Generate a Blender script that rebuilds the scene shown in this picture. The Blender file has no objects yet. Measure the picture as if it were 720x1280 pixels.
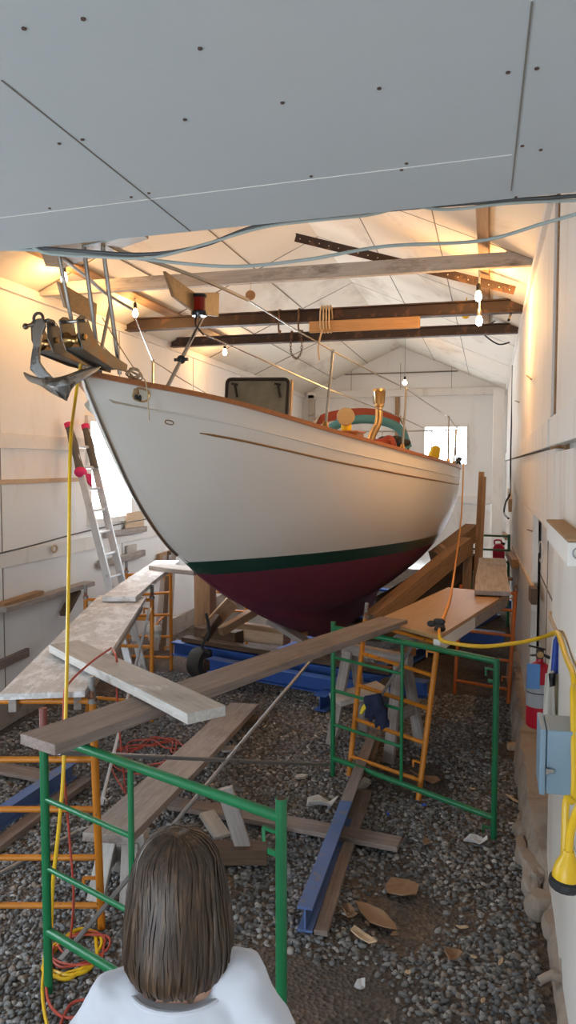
import bpy, math, random
import numpy as np
from mathutils import Vector, Matrix, noise
random.seed(7); rng = np.random.default_rng(5)
PI = math.pi
scn = bpy.context.scene
COL = scn.collection

# ------------------------------------------------------------------ camera
F, HC = 950.0, 2.5
PH = math.atan(58 / F); TH = math.atan(252 * math.cos(PH) / F)
s_, c_, sp, cp = math.sin(TH), math.cos(TH), math.sin(PH), math.cos(PH)
RV = Vector((c_, s_, 0)); FV = Vector((-s_ * cp, c_ * cp, -sp)); UV = Vector((-s_ * sp, c_ * sp, cp))
EYE = Vector((0, 0, HC))
cd = bpy.data.cameras.new('camera'); cam = bpy.data.objects.new('camera', cd); COL.objects.link(cam)
cam.matrix_world = Matrix(((RV.x, UV.x, -FV.x, 0), (RV.y, UV.y, -FV.y, 0), (RV.z, UV.z, -FV.z, HC), (0, 0, 0, 1)))
cd.sensor_fit = 'VERTICAL'; cd.sensor_height = 36; cd.lens = 36 * F / 1280; cd.clip_start = .05
scn.camera = cam

# measured sight lines of the photograph turned into places in the shed
def ray(px, py): return FV + RV * ((px - 360) / F) + UV * ((640 - py) / F)
def at(px, py, d): return EYE + ray(px, py) * d
def on_z(px, py, z): r = ray(px, py); return EYE + r * ((z - HC) / r.z)
def on_x(px, py, x): r = ray(px, py); return EYE + r * (x / r.x)
def on_y(px, py, y): r = ray(px, py); return EYE + r * (y / r.y)

# ------------------------------------------------------------------ materials
def nodes(name):
    m = bpy.data.materials.new(name); m.use_nodes = True
    nt = m.node_tree; b = nt.nodes['Principled BSDF']
    return m, nt, b
def plain(name, col, rough=.5, metal=0, **kw):
    m, nt, b = nodes(name)
    b.inputs['Base Color'].default_value = (*col, 1); b.inputs['Roughness'].default_value = rough; b.inputs['Metallic'].default_value = metal
    for k, v in kw.items(): b.inputs[k].default_value = v
    return m
def ramp(nt, src, stops):
    r = nt.nodes.new('ShaderNodeValToRGB'); e = r.color_ramp.elements
    while len(e) < len(stops): e.new(.5)
    for el, (p, c) in zip(e, stops): el.position = p; el.color = (*c, 1) if len(c) == 3 else c
    nt.links.new(src, r.inputs[0]); return r.outputs[0]
def noise_tex(nt, scale=(1, 1, 1), s=5, detail=6, rough=.6, coord='Object', dist=0):
    t = nt.nodes.new('ShaderNodeTexCoord'); mp = nt.nodes.new('ShaderNodeMapping'); mp.inputs['Scale'].default_value = scale
    n = nt.nodes.new('ShaderNodeTexNoise'); n.inputs['Scale'].default_value = s; n.inputs['Detail'].default_value = detail; n.inputs['Roughness'].default_value = rough
    n.inputs['Distortion'].default_value = dist
    nt.links.new(t.outputs[coord], mp.inputs[0]); nt.links.new(mp.outputs[0], n.inputs['Vector']); return n.outputs['Fac']
def mixc(nt, fac, a, b, mode='MIX'):
    m = nt.nodes.new('ShaderNodeMix'); m.data_type = 'RGBA'; m.blend_type = mode
    if isinstance(fac, (int, float)): m.inputs[0].default_value = fac
    else: nt.links.new(fac, m.inputs[0])
    for i, v in ((6, a), (7, b)):
        if isinstance(v, tuple): m.inputs[i].default_value = (*v, 1)
        else: nt.links.new(v, m.inputs[i])
    return m.outputs[2]
def bump(nt, b, src, st=.3, d=.01):
    n = nt.nodes.new('ShaderNodeBump'); n.inputs['Strength'].default_value = st; n.inputs['Distance'].default_value = d
    nt.links.new(src, n.inputs['Height']); nt.links.new(n.outputs[0], b.inputs['Normal'])
def wood(name, a, b_, stain=(.05, .04, .035), stain_amt=.35, rough=.75, pale=None, pale_at=.62):
    m, nt, b = nodes(name)
    g = noise_tex(nt, (1.2, 22, 22), 2.2, 8, .65, dist=.4)
    c = ramp(nt, g, [(.3, a), (.7, b_)])
    st = ramp(nt, noise_tex(nt, (1, 3, 3), 2.5, 7, .7), [(.52, (0, 0, 0)), (.75, (stain_amt,) * 3)])
    c = mixc(nt, st, c, stain)
    if pale:
        pf = ramp(nt, noise_tex(nt, (1, 2, 2), 3.7, 8, .75), [(pale_at, (0, 0, 0)), (pale_at + .08, (.8,) * 3)])
        c = mixc(nt, pf, c, pale)
    nt.links.new(c, b.inputs['Base Color']); b.inputs['Roughness'].default_value = rough
    bump(nt, b, g, .35, .004); return m
def chipped(name, col, chip, amt=.62, rough=.4, metal=0, s=14):
    m, nt, b = nodes(name)
    f = ramp(nt, noise_tex(nt, (1, 1, 1), s, 8, .7), [(amt, (0, 0, 0)), (amt + .04, (1, 1, 1))])
    v = ramp(nt, noise_tex(nt, (1, 1, 1), 3, 4), [(.3, tuple(x * .8 for x in col)), (.7, col)])
    nt.links.new(mixc(nt, f, v, chip), b.inputs['Base Color']); b.inputs['Roughness'].default_value = rough; b.inputs['Metallic'].default_value = metal
    return m
def painted_wall(name, col, dirt, dirt_at=.58, amt=.5, s=1.6, stretch=(1, 1, .35), rough=.7):
    m, nt, b = nodes(name)
    f = ramp(nt, noise_tex(nt, stretch, s, 9, .68, dist=.3), [(dirt_at, (0, 0, 0)), (dirt_at + .2, (amt,) * 3)])
    f2 = ramp(nt, noise_tex(nt, (1, 1, 1), 38, 5, .6), [(.68, (0, 0, 0)), (.74, (.5,) * 3)])
    c = mixc(nt, f, col, dirt); c = mixc(nt, f2, c, tuple(x * .8 for x in dirt))
    nt.links.new(c, b.inputs['Base Color']); b.inputs['Roughness'].default_value = rough
    bump(nt, b, noise_tex(nt, (1, 1, 1), 9, 5), .12, .01); return m

M = {}
M['plank'] = wood('weathered plank', (.24, .205, .185), (.41, .365, .335), (.10, .07, .055), .6, .7, (.55, .53, .51), .64)
M['plank_dark'] = wood('brown plank', (.17, .125, .105), (.31, .245, .21), (.075, .05, .04), .65, .7, (.45, .41, .385), .66)
M['plank_pale'] = wood('pale plank', (.38, .35, .32), (.54, .51, .47), (.17, .15, .13), .6, .7, (.68, .67, .65), .6)
M['ply_dusty'] = wood('dusty plywood', (.52, .50, .49), (.68, .66, .65), (.32, .29, .28), .5, .65, (.88, .88, .9), .48)
M['ply_tan'] = wood('tan plywood', (.36, .20, .085), (.48, .28, .125), (.22, .12, .055), .5, .38)
M['timber'] = wood('raw timber', (.26, .145, .07), (.42, .255, .135), (.09, .05, .027), .5)
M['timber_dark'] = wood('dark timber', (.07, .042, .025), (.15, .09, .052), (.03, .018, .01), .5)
M['timber_pale'] = wood('pale lumber', (.47, .33, .21), (.62, .46, .31), (.2, .13, .08), .4)
M['beam_paint'] = wood('flaking painted beam', (.42, .36, .30), (.60, .53, .46), (.13, .085, .06), .9, .75, (.68, .63, .57), .6)
M['teak'] = wood('varnished teak', (.33, .11, .03), (.46, .17, .055), (.2, .06, .02), .3, .3)
M['board_brown'] = wood('varnished board', (.22, .12, .05), (.36, .21, .09), (.08, .05, .03), .6, .4)
M['green'] = chipped('green scaffold paint', (.012, .175, .062), (.13, .07, .045), .66, .35)
M['green_dark'] = chipped('dark green paint', (.015, .13, .06), (.1, .06, .04), .66, .45)
M['orange'] = chipped('orange scaffold paint', (.60, .205, .008), (.09, .04, .025), .61, .45, s=17)
M['orange_deep'] = chipped('deep orange paint', (.52, .12, .01), (.09, .035, .02), .64, .45, s=17)
M['galv'] = chipped('galvanised tube', (.36, .37, .38), (.2, .17, .14), .6, .4, .7)
M['pin'] = chipped('rusty pin', (.3, .3, .29), (.22, .09, .05), .5, .5, .5)
M['redpin'] = chipped('red oxide pin', (.22, .06, .045), (.12, .06, .04), .55, .5)
M['blue'] = chipped('blue beam paint', (.035, .11, .40), (.2, .13, .1), .66, .5, s=8)
M['blue_dusty'] = chipped('dusty blue paint', (.085, .15, .34), (.16, .15, .17), .6, .6, s=8)
M['rust'] = chipped('rusty steel', (.12, .075, .05), (.2, .1, .05), .5, .7, .2)
M['rust_beam'] = chipped('dark steel beam', (.055, .032, .023), (.12, .06, .033), .55, .55, .2, 5)
M['wall'] = painted_wall('white wall board', (.80, .79, .77), (.55, .45, .36), .57, .45)
M['wall_warm'] = painted_wall('stained white board', (.78, .75, .70), (.50, .38, .27), .52, .5, 1.8, (1, 1, .2))
M['trim_white'] = painted_wall('painted batten', (.76, .73, .69), (.45, .33, .24), .55, .5, 3)
M['lining'] = painted_wall('roof lining', (.78, .72, .62), (.36, .27, .19), .54, .7, 1.1, (1, .5, 1))
M['drywall'] = painted_wall('grey ceiling board', (.455, .48, .49), (.50, .48, .46), .5, .4, .9, (1, 1, 1), .8)
M['concrete'] = painted_wall('old concrete', (.36, .30, .25), (.16, .11, .08), .5, .7, 5, (1, 1, 1), .9)
M['white_gloss'] = plain('hull white', (.82, .80, .75), .16, Specular_IOR_Level=.5) if False else plain('hull white', (.78, .765, .73), .27)
M['hull_green'] = plain('boot stripe green', (.010, .06, .045), .3)
M['maroon'] = chipped('maroon antifouling', (.20, .035, .068), (.24, .07, .09), .72, .62, s=5)
M['gold'] = plain('cove stripe gold', (.24, .12, .035), .4)
M['deck'] = plain('deck cream', (.62, .58, .48), .6)
M['stainless'] = plain('stainless steel', (.44, .43, .41), .25, 1)
M['steel_dull'] = chipped('dull cast steel', (.125, .115, .10), (.15, .09, .05), .55, .42, .55, 6)
M['galv_bright'] = chipped('bright galvanised steel', (.50, .50, .49), (.22, .2, .18), .52, .24, .9, 5)
M['bronze'] = plain('bronze', (.42, .25, .1), .3, 1)
M['brass'] = plain('aged brass', (.62, .42, .2), .28, 1)
M['black'] = plain('black rubber', (.015, .015, .016), .5)
M['black_gloss'] = plain('black plastic', (.012, .012, .014), .25)
M['hole'] = plain('screw hole dark', (.09, .05, .035), .9)
M['seam'] = plain('board seam', (.2, .17, .14), .9)
M['rope'] = plain('tan rope', (.5, .38, .24), .9)
M['yellow'] = plain('yellow cable', (.72, .44, .01), .4)
M['orange_cord'] = plain('orange cord', (.85, .36, .03), .45)
M['red_cord'] = plain('red cord', (.42, .06, .035), .5)
M['grey_cable'] = plain('grey cable', (.07, .075, .08), .5)
M['white_cable'] = plain('pale cable', (.36, .41, .39), .5)
M['red_paint'] = plain('extinguisher red', (.55, .012, .035), .3)
M['red_plastic'] = plain('red plastic', (.5, .015, .06), .4)
M['label'] = plain('label grey', (.42, .44, .47), .5)
M['blue_tag'] = plain('blue tag', (.12, .3, .66), .6)
M['box_blue'] = plain('blue grey enamel', (.21, .31, .40), .4)
M['alu'] = chipped('aluminium', (.72, .73, .75), (.5, .5, .52), .6, .35, .6)
M['teal'] = plain('teal canvas', (.07, .23, .27), .8)
M['redwood'] = plain('red canvas', (.27, .035, .015), .5)
M['tan_cloth'] = plain('tan canvas', (.40, .34, .24), .9)
M['yellow_cloth'] = plain('yellow cloth', (.75, .55, .03), .8)
M['navy_cloth'] = plain('navy cloth', (.012, .018, .05), .9)
M['white_cloth'] = plain('off white cloth', (.62, .59, .54), .9)
M['blue_cloth'] = plain('blue cloth', (.05, .1, .42), .85)
M['sky_cloth'] = plain('light blue cloth', (.12, .32, .55), .85)
M['pink_cloth'] = plain('crimson cloth', (.6, .02, .12), .8)
M['dark_cloth'] = plain('charcoal cloth', (.035, .035, .035), .9)
M['grey_blanket'] = plain('grey felt', (.12, .105, .09), .95)
M['paper'] = plain('pale paper', (.6, .57, .53), .8)
M['leaf'] = plain('dry brown leaf', (.26, .15, .08), .85)
M['chip'] = plain('wood chip', (.52, .38, .24), .85)
M['plastic_white'] = plain('milky plastic', (.7, .7, .7), .3)
M['blue_plastic'] = plain('blue plastic', (.03, .09, .5), .35)
M['stone'] = painted_wall('rubble stone', (.33, .27, .22), (.2, .15, .12), .5, .7, 8, (1, 1, 1), .95)
M['tyre'] = plain('dark tyre', (.05, .045, .04), .8)
M['shirt'] = plain('white cotton', (.58, .60, .66), .9)
M['jeans'] = plain('blue denim', (.06, .09, .17), .9)
M['skin'] = plain('skin', (.56, .33, .24), .5, Subsurface_Weight=0) if False else plain('skin', (.55, .32, .23), .5)
M['lens_red'] = plain('red lens', (.22, .012, .006), .1)
M['shoe'] = plain('grey shoe', (.2, .2, .21), .7)
m, nt, b = nodes('smoked acrylic'); b.inputs['Base Color'].default_value = (.16, .17, .165, 1); b.inputs['Roughness'].default_value = .25
nt.links.new(ramp(nt, noise_tex(nt, (1, 1, 1), 6), [(.3, (.20, .215, .20)), (.7, (.31, .33, .31))]), b.inputs['Base Color']); M['acrylic'] = m
m, nt, b = nodes('window glass')
g = nt.nodes.new('ShaderNodeBsdfGlossy'); g.inputs['Roughness'].default_value = .02
t = nt.nodes.new('ShaderNodeBsdfTransparent'); x = nt.nodes.new('ShaderNodeMixShader'); x.inputs[0].default_value = .06
nt.links.new(t.outputs[0], x.inputs[1]); nt.links.new(g.outputs[0], x.inputs[2]); nt.links.new(x.outputs[0], nt.nodes['Material Output'].inputs[0]); M['glass'] = m
def glow(name, col, st):
    m, nt, b = nodes(name); b.inputs['Base Color'].default_value = (*col, 1)
    b.inputs['Emission Color'].default_value = (*col, 1); b.inputs['Emission Strength'].default_value = st; return m
M['bulb'] = glow('lit bulb', (1, .60, .24), 90)
M['bulb_dim'] = glow('dimmer lit bulb', (1, .62, .3), 45)
# hair: long streaks
m, nt, b = nodes('brown hair')
h = noise_tex(nt, (26, 26, 1.2), 3.0, 6, .6)
nt.links.new(ramp(nt, h, [(.3, (.016, .009, .005)), (.55, (.06, .033, .017)), (.78, (.16, .092, .05))]), b.inputs['Base Color'])
b.inputs['Roughness'].default_value = .46; bump(nt, b, h, .5, .006); M['hair'] = m
# ground
m, nt, b = nodes('dirt ground')
c = ramp(nt, noise_tex(nt, (1, 1, 1), .9, 9, .7), [(.38, (.085, .073, .064)), (.52, (.13, .10, .08)), (.68, (.21, .14, .09))])
v = nt.nodes.new('ShaderNodeTexVoronoi'); v.inputs['Scale'].default_value = 42
tc = nt.nodes.new('ShaderNodeTexCoord'); nt.links.new(tc.outputs['Object'], v.inputs['Vector'])
c = mixc(nt, .55, c, ramp(nt, v.outputs['Color'], [(.2, (.35, .35, .37)), (.9, (1.4, 1.35, 1.3))]), 'MULTIPLY')
nt.links.new(c, b.inputs['Base Color']); b.inputs['Roughness'].default_value = .95; bump(nt, b, v.outputs['Distance'], 1, .02); M['dirt'] = m
m, nt, b = nodes('pebbles')
a = nt.nodes.new('ShaderNodeAttribute'); a.attribute_name = 'tone'
nt.links.new(a.outputs['Color'], b.inputs['Base Color']); b.inputs['Roughness'].default_value = .8; M['pebble'] = m

# ------------------------------------------------------------------ mesh builder
WM = {}
def link(o, parent, Mw):
    COL.objects.link(o)
    if parent is not None:
        o.parent = parent; o.matrix_parent_inverse = WM[parent.name].inverted()
    o.matrix_basis = Mw; WM[o.name] = Mw.copy(); return o
def frame(p0, p1, up=(0, 0, 1)):
    p0, p1 = Vector(p0), Vector(p1); x = (p1 - p0).normalized(); up = Vector(up)
    if abs(x.dot(up)) > .98: up = Vector((0, 1, 0)) if abs(x.y) < .9 else Vector((1, 0, 0))
    y = up.cross(x).normalized(); z = x.cross(y); c = (p0 + p1) / 2
    return Matrix(((x.x, y.x, z.x, c.x), (x.y, y.y, z.y, c.y), (x.z, y.z, z.z, c.z), (0, 0, 0, 1)))
class B:
    def __init__(s): s.v = []; s.f = []; s.m = []
    def add(s, vs, fs, m=0):
        n = len(s.v); s.v += [Vector(p) for p in vs]; s.f += [tuple(i + n for i in f) for f in fs]; s.m += [m] * len(fs); return s
    def box(s, c, d, m=0, R=None):
        vs = [Vector((x * d[0] / 2, y * d[1] / 2, z * d[2] / 2)) for x in (-1, 1) for y in (-1, 1) for z in (-1, 1)]
        vs = [(R @ p if R else p) + Vector(c) for p in vs]
        return s.add(vs, [(0, 1, 3, 2), (4, 6, 7, 5), (0, 4, 5, 1), (2, 3, 7, 6), (0, 2, 6, 4), (1, 5, 7, 3)], m)
    def beam(s, p0, p1, w, h, up=(0, 0, 1), m=0):
        f = frame(p0, p1, up); L = (Vector(p1) - Vector(p0)).length
        return s.box(f.translation, (L, w, h), m, f.to_3x3())
    def ibeam(s, p0, p1, w, h, tf=.012, tw=.01, up=(0, 0, 1), m=0):
        f = frame(p0, p1, up); L = (Vector(p1) - Vector(p0)).length; R = f.to_3x3(); z = R.col[2]
        s.box(f.translation + z * (h - tf) / 2, (L, w, tf), m, R); s.box(f.translation - z * (h - tf) / 2, (L, w, tf), m, R)
        return s.box(f.translation, (L, tw, h - 2 * tf + .002), m, R)
    def tube(s, pts, r, n=8, m=0, closed=False, cap=True):
        pts = [Vector(p) for p in pts]; k = len(pts); rs = r if isinstance(r, (list, tuple)) else [r] * k
        T = []
        for i in range(k):
            a = pts[(i - 1) % k] if (closed or i > 0) else pts[i]; b = pts[(i + 1) % k] if (closed or i < k - 1) else pts[i]
            T.append((b - a).normalized())
        u = T[0].orthogonal().normalized(); vs = []
        for i in range(k):
            u = (u - T[i] * u.dot(T[i])); u = u.normalized() if u.length > 1e-6 else T[i].orthogonal().normalized()
            w = T[i].cross(u)
            for j in range(n): a = 2 * PI * j / n; vs.append(pts[i] + (u * math.cos(a) + w * math.sin(a)) * rs[i])
        fs = []
        for i in range(k if closed else k - 1):
            for j in range(n):
                a = i * n + j; b = i * n + (j + 1) % n; c = ((i + 1) % k) * n + (j + 1) % n; d = ((i + 1) % k) * n + j; fs.append((a, b, c, d))
        if cap and not closed: fs += [tuple(range(n))[::-1], tuple((k - 1) * n + j for j in range(n))]
        return s.add(vs, fs, m)
    def lathe(s, prof, o, ax=(0, 0, 1), n=16, m=0):
        ax = Vector(ax).normalized(); u = ax.orthogonal().normalized(); w = ax.cross(u); o = Vector(o); vs = []
        for r, z in prof:
            for j in range(n): a = 2 * PI * j / n; vs.append(o + ax * z + (u * math.cos(a) + w * math.sin(a)) * max(r, 1e-4))
        fs = [(i * n + j, i * n + (j + 1) % n, (i + 1) * n + (j + 1) % n, (i + 1) * n + j) for i in range(len(prof) - 1) for j in range(n)]
        fs += [tuple(range(n))[::-1], tuple((len(prof) - 1) * n + j for j in range(n))]
        return s.add(vs, fs, m)
    def ball(s, c, r, m=0, n=12, k=8):
        r = r if isinstance(r, (tuple, list)) else (r,) * 3; vs = []; fs = []
        for i in range(k + 1):
            t = PI * i / k
            for j in range(n):
                a = 2 * PI * j / n; vs.append(Vector(c) + Vector((r[0] * max(math.sin(t), 1e-3) * math.cos(a), r[1] * max(math.sin(t), 1e-3) * math.sin(a), r[2] * math.cos(t))))
        for i in range(k):
            for j in range(n): fs.append((i * n + j, (i + 1) * n + j, (i + 1) * n + (j + 1) % n, i * n + (j + 1) % n))
        return s.add(vs, fs, m)
    def prism(s, poly, vec, m=0):
        poly = [Vector(p) for p in poly]; vec = Vector(vec); n = len(poly)
        fs = [tuple(range(n))[::-1], tuple(range(n, 2 * n))] + [(i, (i + 1) % n, n + (i + 1) % n, n + i) for i in range(n)]
        return s.add(poly + [p + vec for p in poly], fs, m)
    def grid(s, rows, m=0, closed=False):
        k = len(rows[0]); n = len(s.v); vs = [p for r in rows for p in r]; fs = []
        for i in range(len(rows) - 1):
            for j in range(k if closed else k - 1): fs.append((i * k + j, i * k + (j + 1) % k, (i + 1) * k + (j + 1) % k, (i + 1) * k + j))
        return s.add(vs, fs, m)
    def build(s, name, mats, parent=None, smooth=False, bevel=0, fr=None, solid=0, subsurf=0):
        Mw = fr.copy() if fr is not None else Matrix.Translation(sum(s.v, Vector()) / len(s.v))
        inv = Mw.inverted(); me = bpy.data.meshes.new(name)
        me.from_pydata([inv @ p for p in s.v], [], s.f)
        for mt in (mats if isinstance(mats, (list, tuple)) else [mats]): me.materials.append(M[mt])
        me.polygons.foreach_set('material_index', s.m)
        if smooth: me.polygons.foreach_set('use_smooth', [True] * len(s.f))
        me.validate()
        import bmesh
        bm = bmesh.new(); bm.from_mesh(me); bmesh.ops.recalc_face_normals(bm, faces=bm.faces); bm.to_mesh(me); bm.free()
        o = bpy.data.objects.new(name, me)
        if smooth: 
            try: me.set_sharp_from_angle(angle=math.radians(42))
            except Exception: pass
        link(o, parent, Mw)
        if solid: d = o.modifiers.new('thickness', 'SOLIDIFY'); d.thickness = solid; d.offset = 0
        if subsurf: d = o.modifiers.new('smooth', 'SUBSURF'); d.levels = d.render_levels = subsurf
        if bevel: d = o.modifiers.new('edge', 'BEVEL'); d.width = bevel; d.segments = 2; d.limit_method = 'ANGLE'
        return o
def tag(o, label, cat, group=None, kind=None):
    o['label'] = label; o['category'] = cat
    if group: o['group'] = group
    if kind: o['kind'] = kind
    return o
def struct(o): o['kind'] = 'structure'; return o
def thing(name, loc, label, cat, group=None):
    o = bpy.data.objects.new(name, None); o.empty_display_size = .1
    link(o, None, Matrix.Translation(Vector(loc))); return tag(o, label, cat, group)
def smoothpath(pts, k=8, closed=False):
    pts = [Vector(p) for p in pts]; n = len(pts); out = []
    rg = n if closed else n - 1
    for i in range(rg):
        p0 = pts[(i - 1) % n] if (closed or i > 0) else pts[i]; p1 = pts[i]; p2 = pts[(i + 1) % n]; p3 = pts[(i + 2) % n] if (closed or i < n - 2) else pts[(i + 1) % n]
        for j in range(k):
            t = j / k; out.append(.5 * ((2 * p1) + (p2 - p0) * t + (2 * p0 - 5 * p1 + 4 * p2 - p3) * t * t + (3 * p1 - p0 - 3 * p2 + p3) * t ** 3))
    if not closed: out.append(pts[-1])
    return out
def plank(name, p0, p1, w, t, mat, label, cat='plank', group=None, parent=None, up=(0, 0, 1), bevel=.004, sub=6):
    """a board whose TOP centre line runs p0 -> p1; slightly uneven, own grain direction"""
    f = frame(p0, p1, up); L = (Vector(p1) - Vector(p0)).length; z = f.to_3x3().col[2]; f.translation -= z * t / 2
    b = B(); rows = []; ph = random.random() * 9
    for i in range(sub + 1):
        u = i / sub - .5; sag = .004 * math.sin(3 * u + ph); e = .004 * math.sin(7 * u + ph)
        rows.append([f @ Vector((u * L, y * w / 2 + e, zz * t / 2 + sag)) for y, zz in ((-1, -1), (1, -1), (1, 1), (-1, 1))])
    b.grid(rows, closed=True); n = len(b.v); b.f += [(0, 1, 2, 3), (n - 4, n - 1, n - 2, n - 3)]; b.m += [0, 0]
    o = b.build(name, mat, parent, bevel=bevel, fr=f)
    if parent is None and label: tag(o, label, cat, group)
    return o
def cord(name, pts, r, mat, label, cat='cord', group=None, k=8, n=8):
    o = B().tube(smoothpath(pts, k), r, n).build(name, mat, smooth=True)
    return tag(o, label, cat, group)

# ------------------------------------------------------------------ the shed
XL, XR, YB, YF = -4.5, .37, 18.5, -3.2
XM, ZM, ZL, ZR = -2.1, 5.34, 4.25, 4.25
def roof_z(x): return ZL + (ZM - ZL) * (x - XL) / (XM - XL) if x < XM else ZM + (ZR - ZM) * (x - XM) / (XR - XM)
def cells(b, axis, pos, th, u0, u1, z0, z1, holes, m=0):
    us = sorted({u0, u1, *[h[0] for h in holes], *[h[1] for h in holes]}); zs = sorted({z0, z1, *[h[2] for h in holes], *[h[3] for h in holes]})
    for a, a2 in zip(us, us[1:]):
        for e, e2 in zip(zs, zs[1:]):
            cu, cz = (a + a2) / 2, (e + e2) / 2
            if any(h[0] < cu < h[1] and h[2] < cz < h[3] for h in holes): continue
            if axis == 'x': b.box((pos + th / 2, cu, cz), (abs(th), a2 - a, e2 - e), m)
            else: b.box((cu, pos + th / 2, cz), (a2 - a, abs(th), e2 - e), m)
def gz(x, y):
    v = .035 * noise.noise(Vector((x * .8, y * .8, 3))) + .018 * noise.noise(Vector((x * 2.6, y * 2.6, 8)))
    return v - .012
# ground sheet with low humps
b = B(); nx, ny = 90, 240
rows = [[Vector((XL - .2 + (XR + .5 - XL) * i / nx, YF + (YB - YF) * j / ny, 0)) for i in range(nx + 1)] for j in range(ny + 1)]
for r in rows:
    for p in r: p.z = gz(p.x, p.y)
floor = struct(b.grid(rows).build('floor', 'dirt', smooth=True, fr=Matrix()))
# pebbles lying on it: nobody could count them
def pebbles(n, x0, x1, y0, y1, r0, r1, name, label):
    ph = (1 + 5 ** .5) / 2
    iv = np.array([(-1, ph, 0), (1, ph, 0), (-1, -ph, 0), (1, -ph, 0), (0, -1, ph), (0, 1, ph), (0, -1, -ph), (0, 1, -ph), (ph, 0, -1), (ph, 0, 1), (-ph, 0, -1), (-ph, 0, 1)], float)
    iv /= np.linalg.norm(iv[0])
    tf = np.array([(0, 11, 5), (0, 5, 1), (0, 1, 7), (0, 7, 10), (0, 10, 11), (1, 5, 9), (5, 11, 4), (11, 10, 2), (10, 7, 6), (7, 1, 8), (3, 9, 4), (3, 4, 2), (3, 2, 6), (3, 6, 8), (3, 8, 9), (4, 9, 5), (2, 4, 11), (6, 2, 10), (8, 6, 7), (9, 8, 1)])
    xy = rng.uniform((x0, y0), (x1, y1), (n, 2))
    # bare dirt patches
    bare = [(on_z(400, 1262, 0), .42), (on_z(490, 1130, 0), .36), (on_z(530, 975, 0), .3), (on_z(120, 860, 0), .5), (on_z(640, 930, 0), .3), (on_z(250, 1090, 0), .25)]
    keep = np.array([all(math.hypot(x - c.x, y - c.y) + .35 * noise.noise(Vector((x * 2.5, y * 2.5, 1.7))) > R_ * (.6 + .8 * rng.random()) for c, R_ in bare) for x, y in xy]); xy = xy[keep]; n = len(xy)
    ab = rng.uniform(r0, r1, n) * rng.choice([.7, 1, 1.25], n)
    sc = np.stack([ab * rng.uniform(.8, 1.4, n), ab * rng.uniform(.6, 1, n), ab * rng.uniform(.4, .75, n)], 1)
    v = iv[None] * (1 + rng.uniform(-.22, .22, (n, 12, 1))) * sc[:, None, :]
    an = rng.uniform(0, 2 * PI, n); tl = rng.uniform(-.5, .5, n)
    ca, sa, ct, st = np.cos(an)[:, None], np.sin(an)[:, None], np.cos(tl)[:, None], np.sin(tl)[:, None]
    x, y, z = v[..., 0], v[..., 1], v[..., 2]
    x, z = x * ct - z * st, x * st + z * ct
    X, Y = x * ca - y * sa, x * sa + y * ca
    g = np.array([gz(px, py) for px, py in xy])
    P = np.stack([X + xy[:, :1], Y + xy[:, 1:], z + (g + sc[:, 2] * .35)[:, None]], -1).reshape(-1, 3)
    Fc = (tf[None] + (np.arange(n) * 12)[:, None, None]).reshape(-1, 3)
    me = bpy.data.meshes.new(name); me.vertices.add(len(P)); me.vertices.foreach_set('co', P.ravel())
    me.loops.add(Fc.size); me.loops.foreach_set('vertex_index', Fc.ravel().astype(np.int32))
    me.polygons.add(len(Fc)); me.polygons.foreach_set('loop_start', np.arange(0, Fc.size, 3, dtype=np.int32)); me.update(calc_edges=True)
    pal = np.array([(.12, .117, .115), (.18, .177, .174), (.26, .253, .244), (.085, .085, .088), (.20, .165, .135), (.36, .345, .325), (.15, .16, .175)])
    t = pal[rng.choice(7, n, p=[.26, .24, .14, .16, .1, .03, .07])] * rng.uniform(.95, 1.35, (n, 1))
    at_ = me.color_attributes.new('tone', 'FLOAT_COLOR', 'POINT')
    at_.data.foreach_set('color', np.concatenate([np.repeat(t, 12, 0), np.ones((n * 12, 1))], 1).ravel())
    me.materials.append(M['pebble']); o = bpy.data.objects.new(name, me); link(o, None, Matrix())
    return tag(o, label, 'gravel', kind='stuff')
pebbles(64000, -4.4, .28, 1.7, 8.4, .010, .019, 'gravel', 'loose dark grey gravel spread over the shed ground')

# left wall: its bright window, plus two openings added to let in daylight
wa, wb = on_x(110, 527, XL), on_x(161, 640, XL)
WY0, WY1, WZ0, WZ1 = wa.y, wb.y, wb.z - .03, wa.z
b = B(); cells(b, 'x', XL, -.14, YF, YB + .14, -.1, ZL + .1, [(WY0, WY1, WZ0, WZ1), (10.2, 13.6, 1.5, 2.7), (2.1, 3.5, 1.1, 2.2)]); struct(b.build('wall_left', 'wall'))
b = B(); fw = .07
for z in (WZ0 - fw / 2, WZ1 + fw / 2): b.box((XL + .02, (WY0 + WY1) / 2, z), (.04, WY1 - WY0 + 2 * fw, fw))
for y in (WY0 - fw / 2, WY1 + fw / 2): b.box((XL + .02, y, (WZ0 + WZ1) / 2), (.04, fw, WZ1 - WZ0))
w1 = struct(b.build('window_1', 'trim_white', bevel=.004))
b = B(); b.box((XL - .07, (WY0 + WY1) / 2, (WZ0 + WZ1) / 2), (.006, WY1 - WY0, WZ1 - WZ0)); b.build('pane', 'glass', w1)
b = B()
for z in (1.47, 2.73): b.box((XL + .02, 11.9, z), (.04, 3.54, .07))
for y in (10.17, 11.9, 13.63): b.box((XL + .02, y, 2.1), (.04, .07, 1.2))
w3 = struct(b.build('window_added_1', 'trim_white', bevel=.004)); b = B(); b.box((XL - .07, 11.9, 2.1), (.006, 3.4, 1.2)); b.build('pane', 'glass', w3)  # added window hidden behind the boat, to brighten the interior
b = B(); cells(b, 'y', YF - .12, .12, XL - .14, XR + .3, -.1, 5.4, [(-3.0, -1.3, -.1, 2.0)]); struct(b.build('wall_front', 'wall'))  # doorway unseen behind the camera, added to let daylight in
b = B()
for z in (1.07, 2.23): b.box((XL + .02, 2.8, z), (.04, 1.54, .07))
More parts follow.
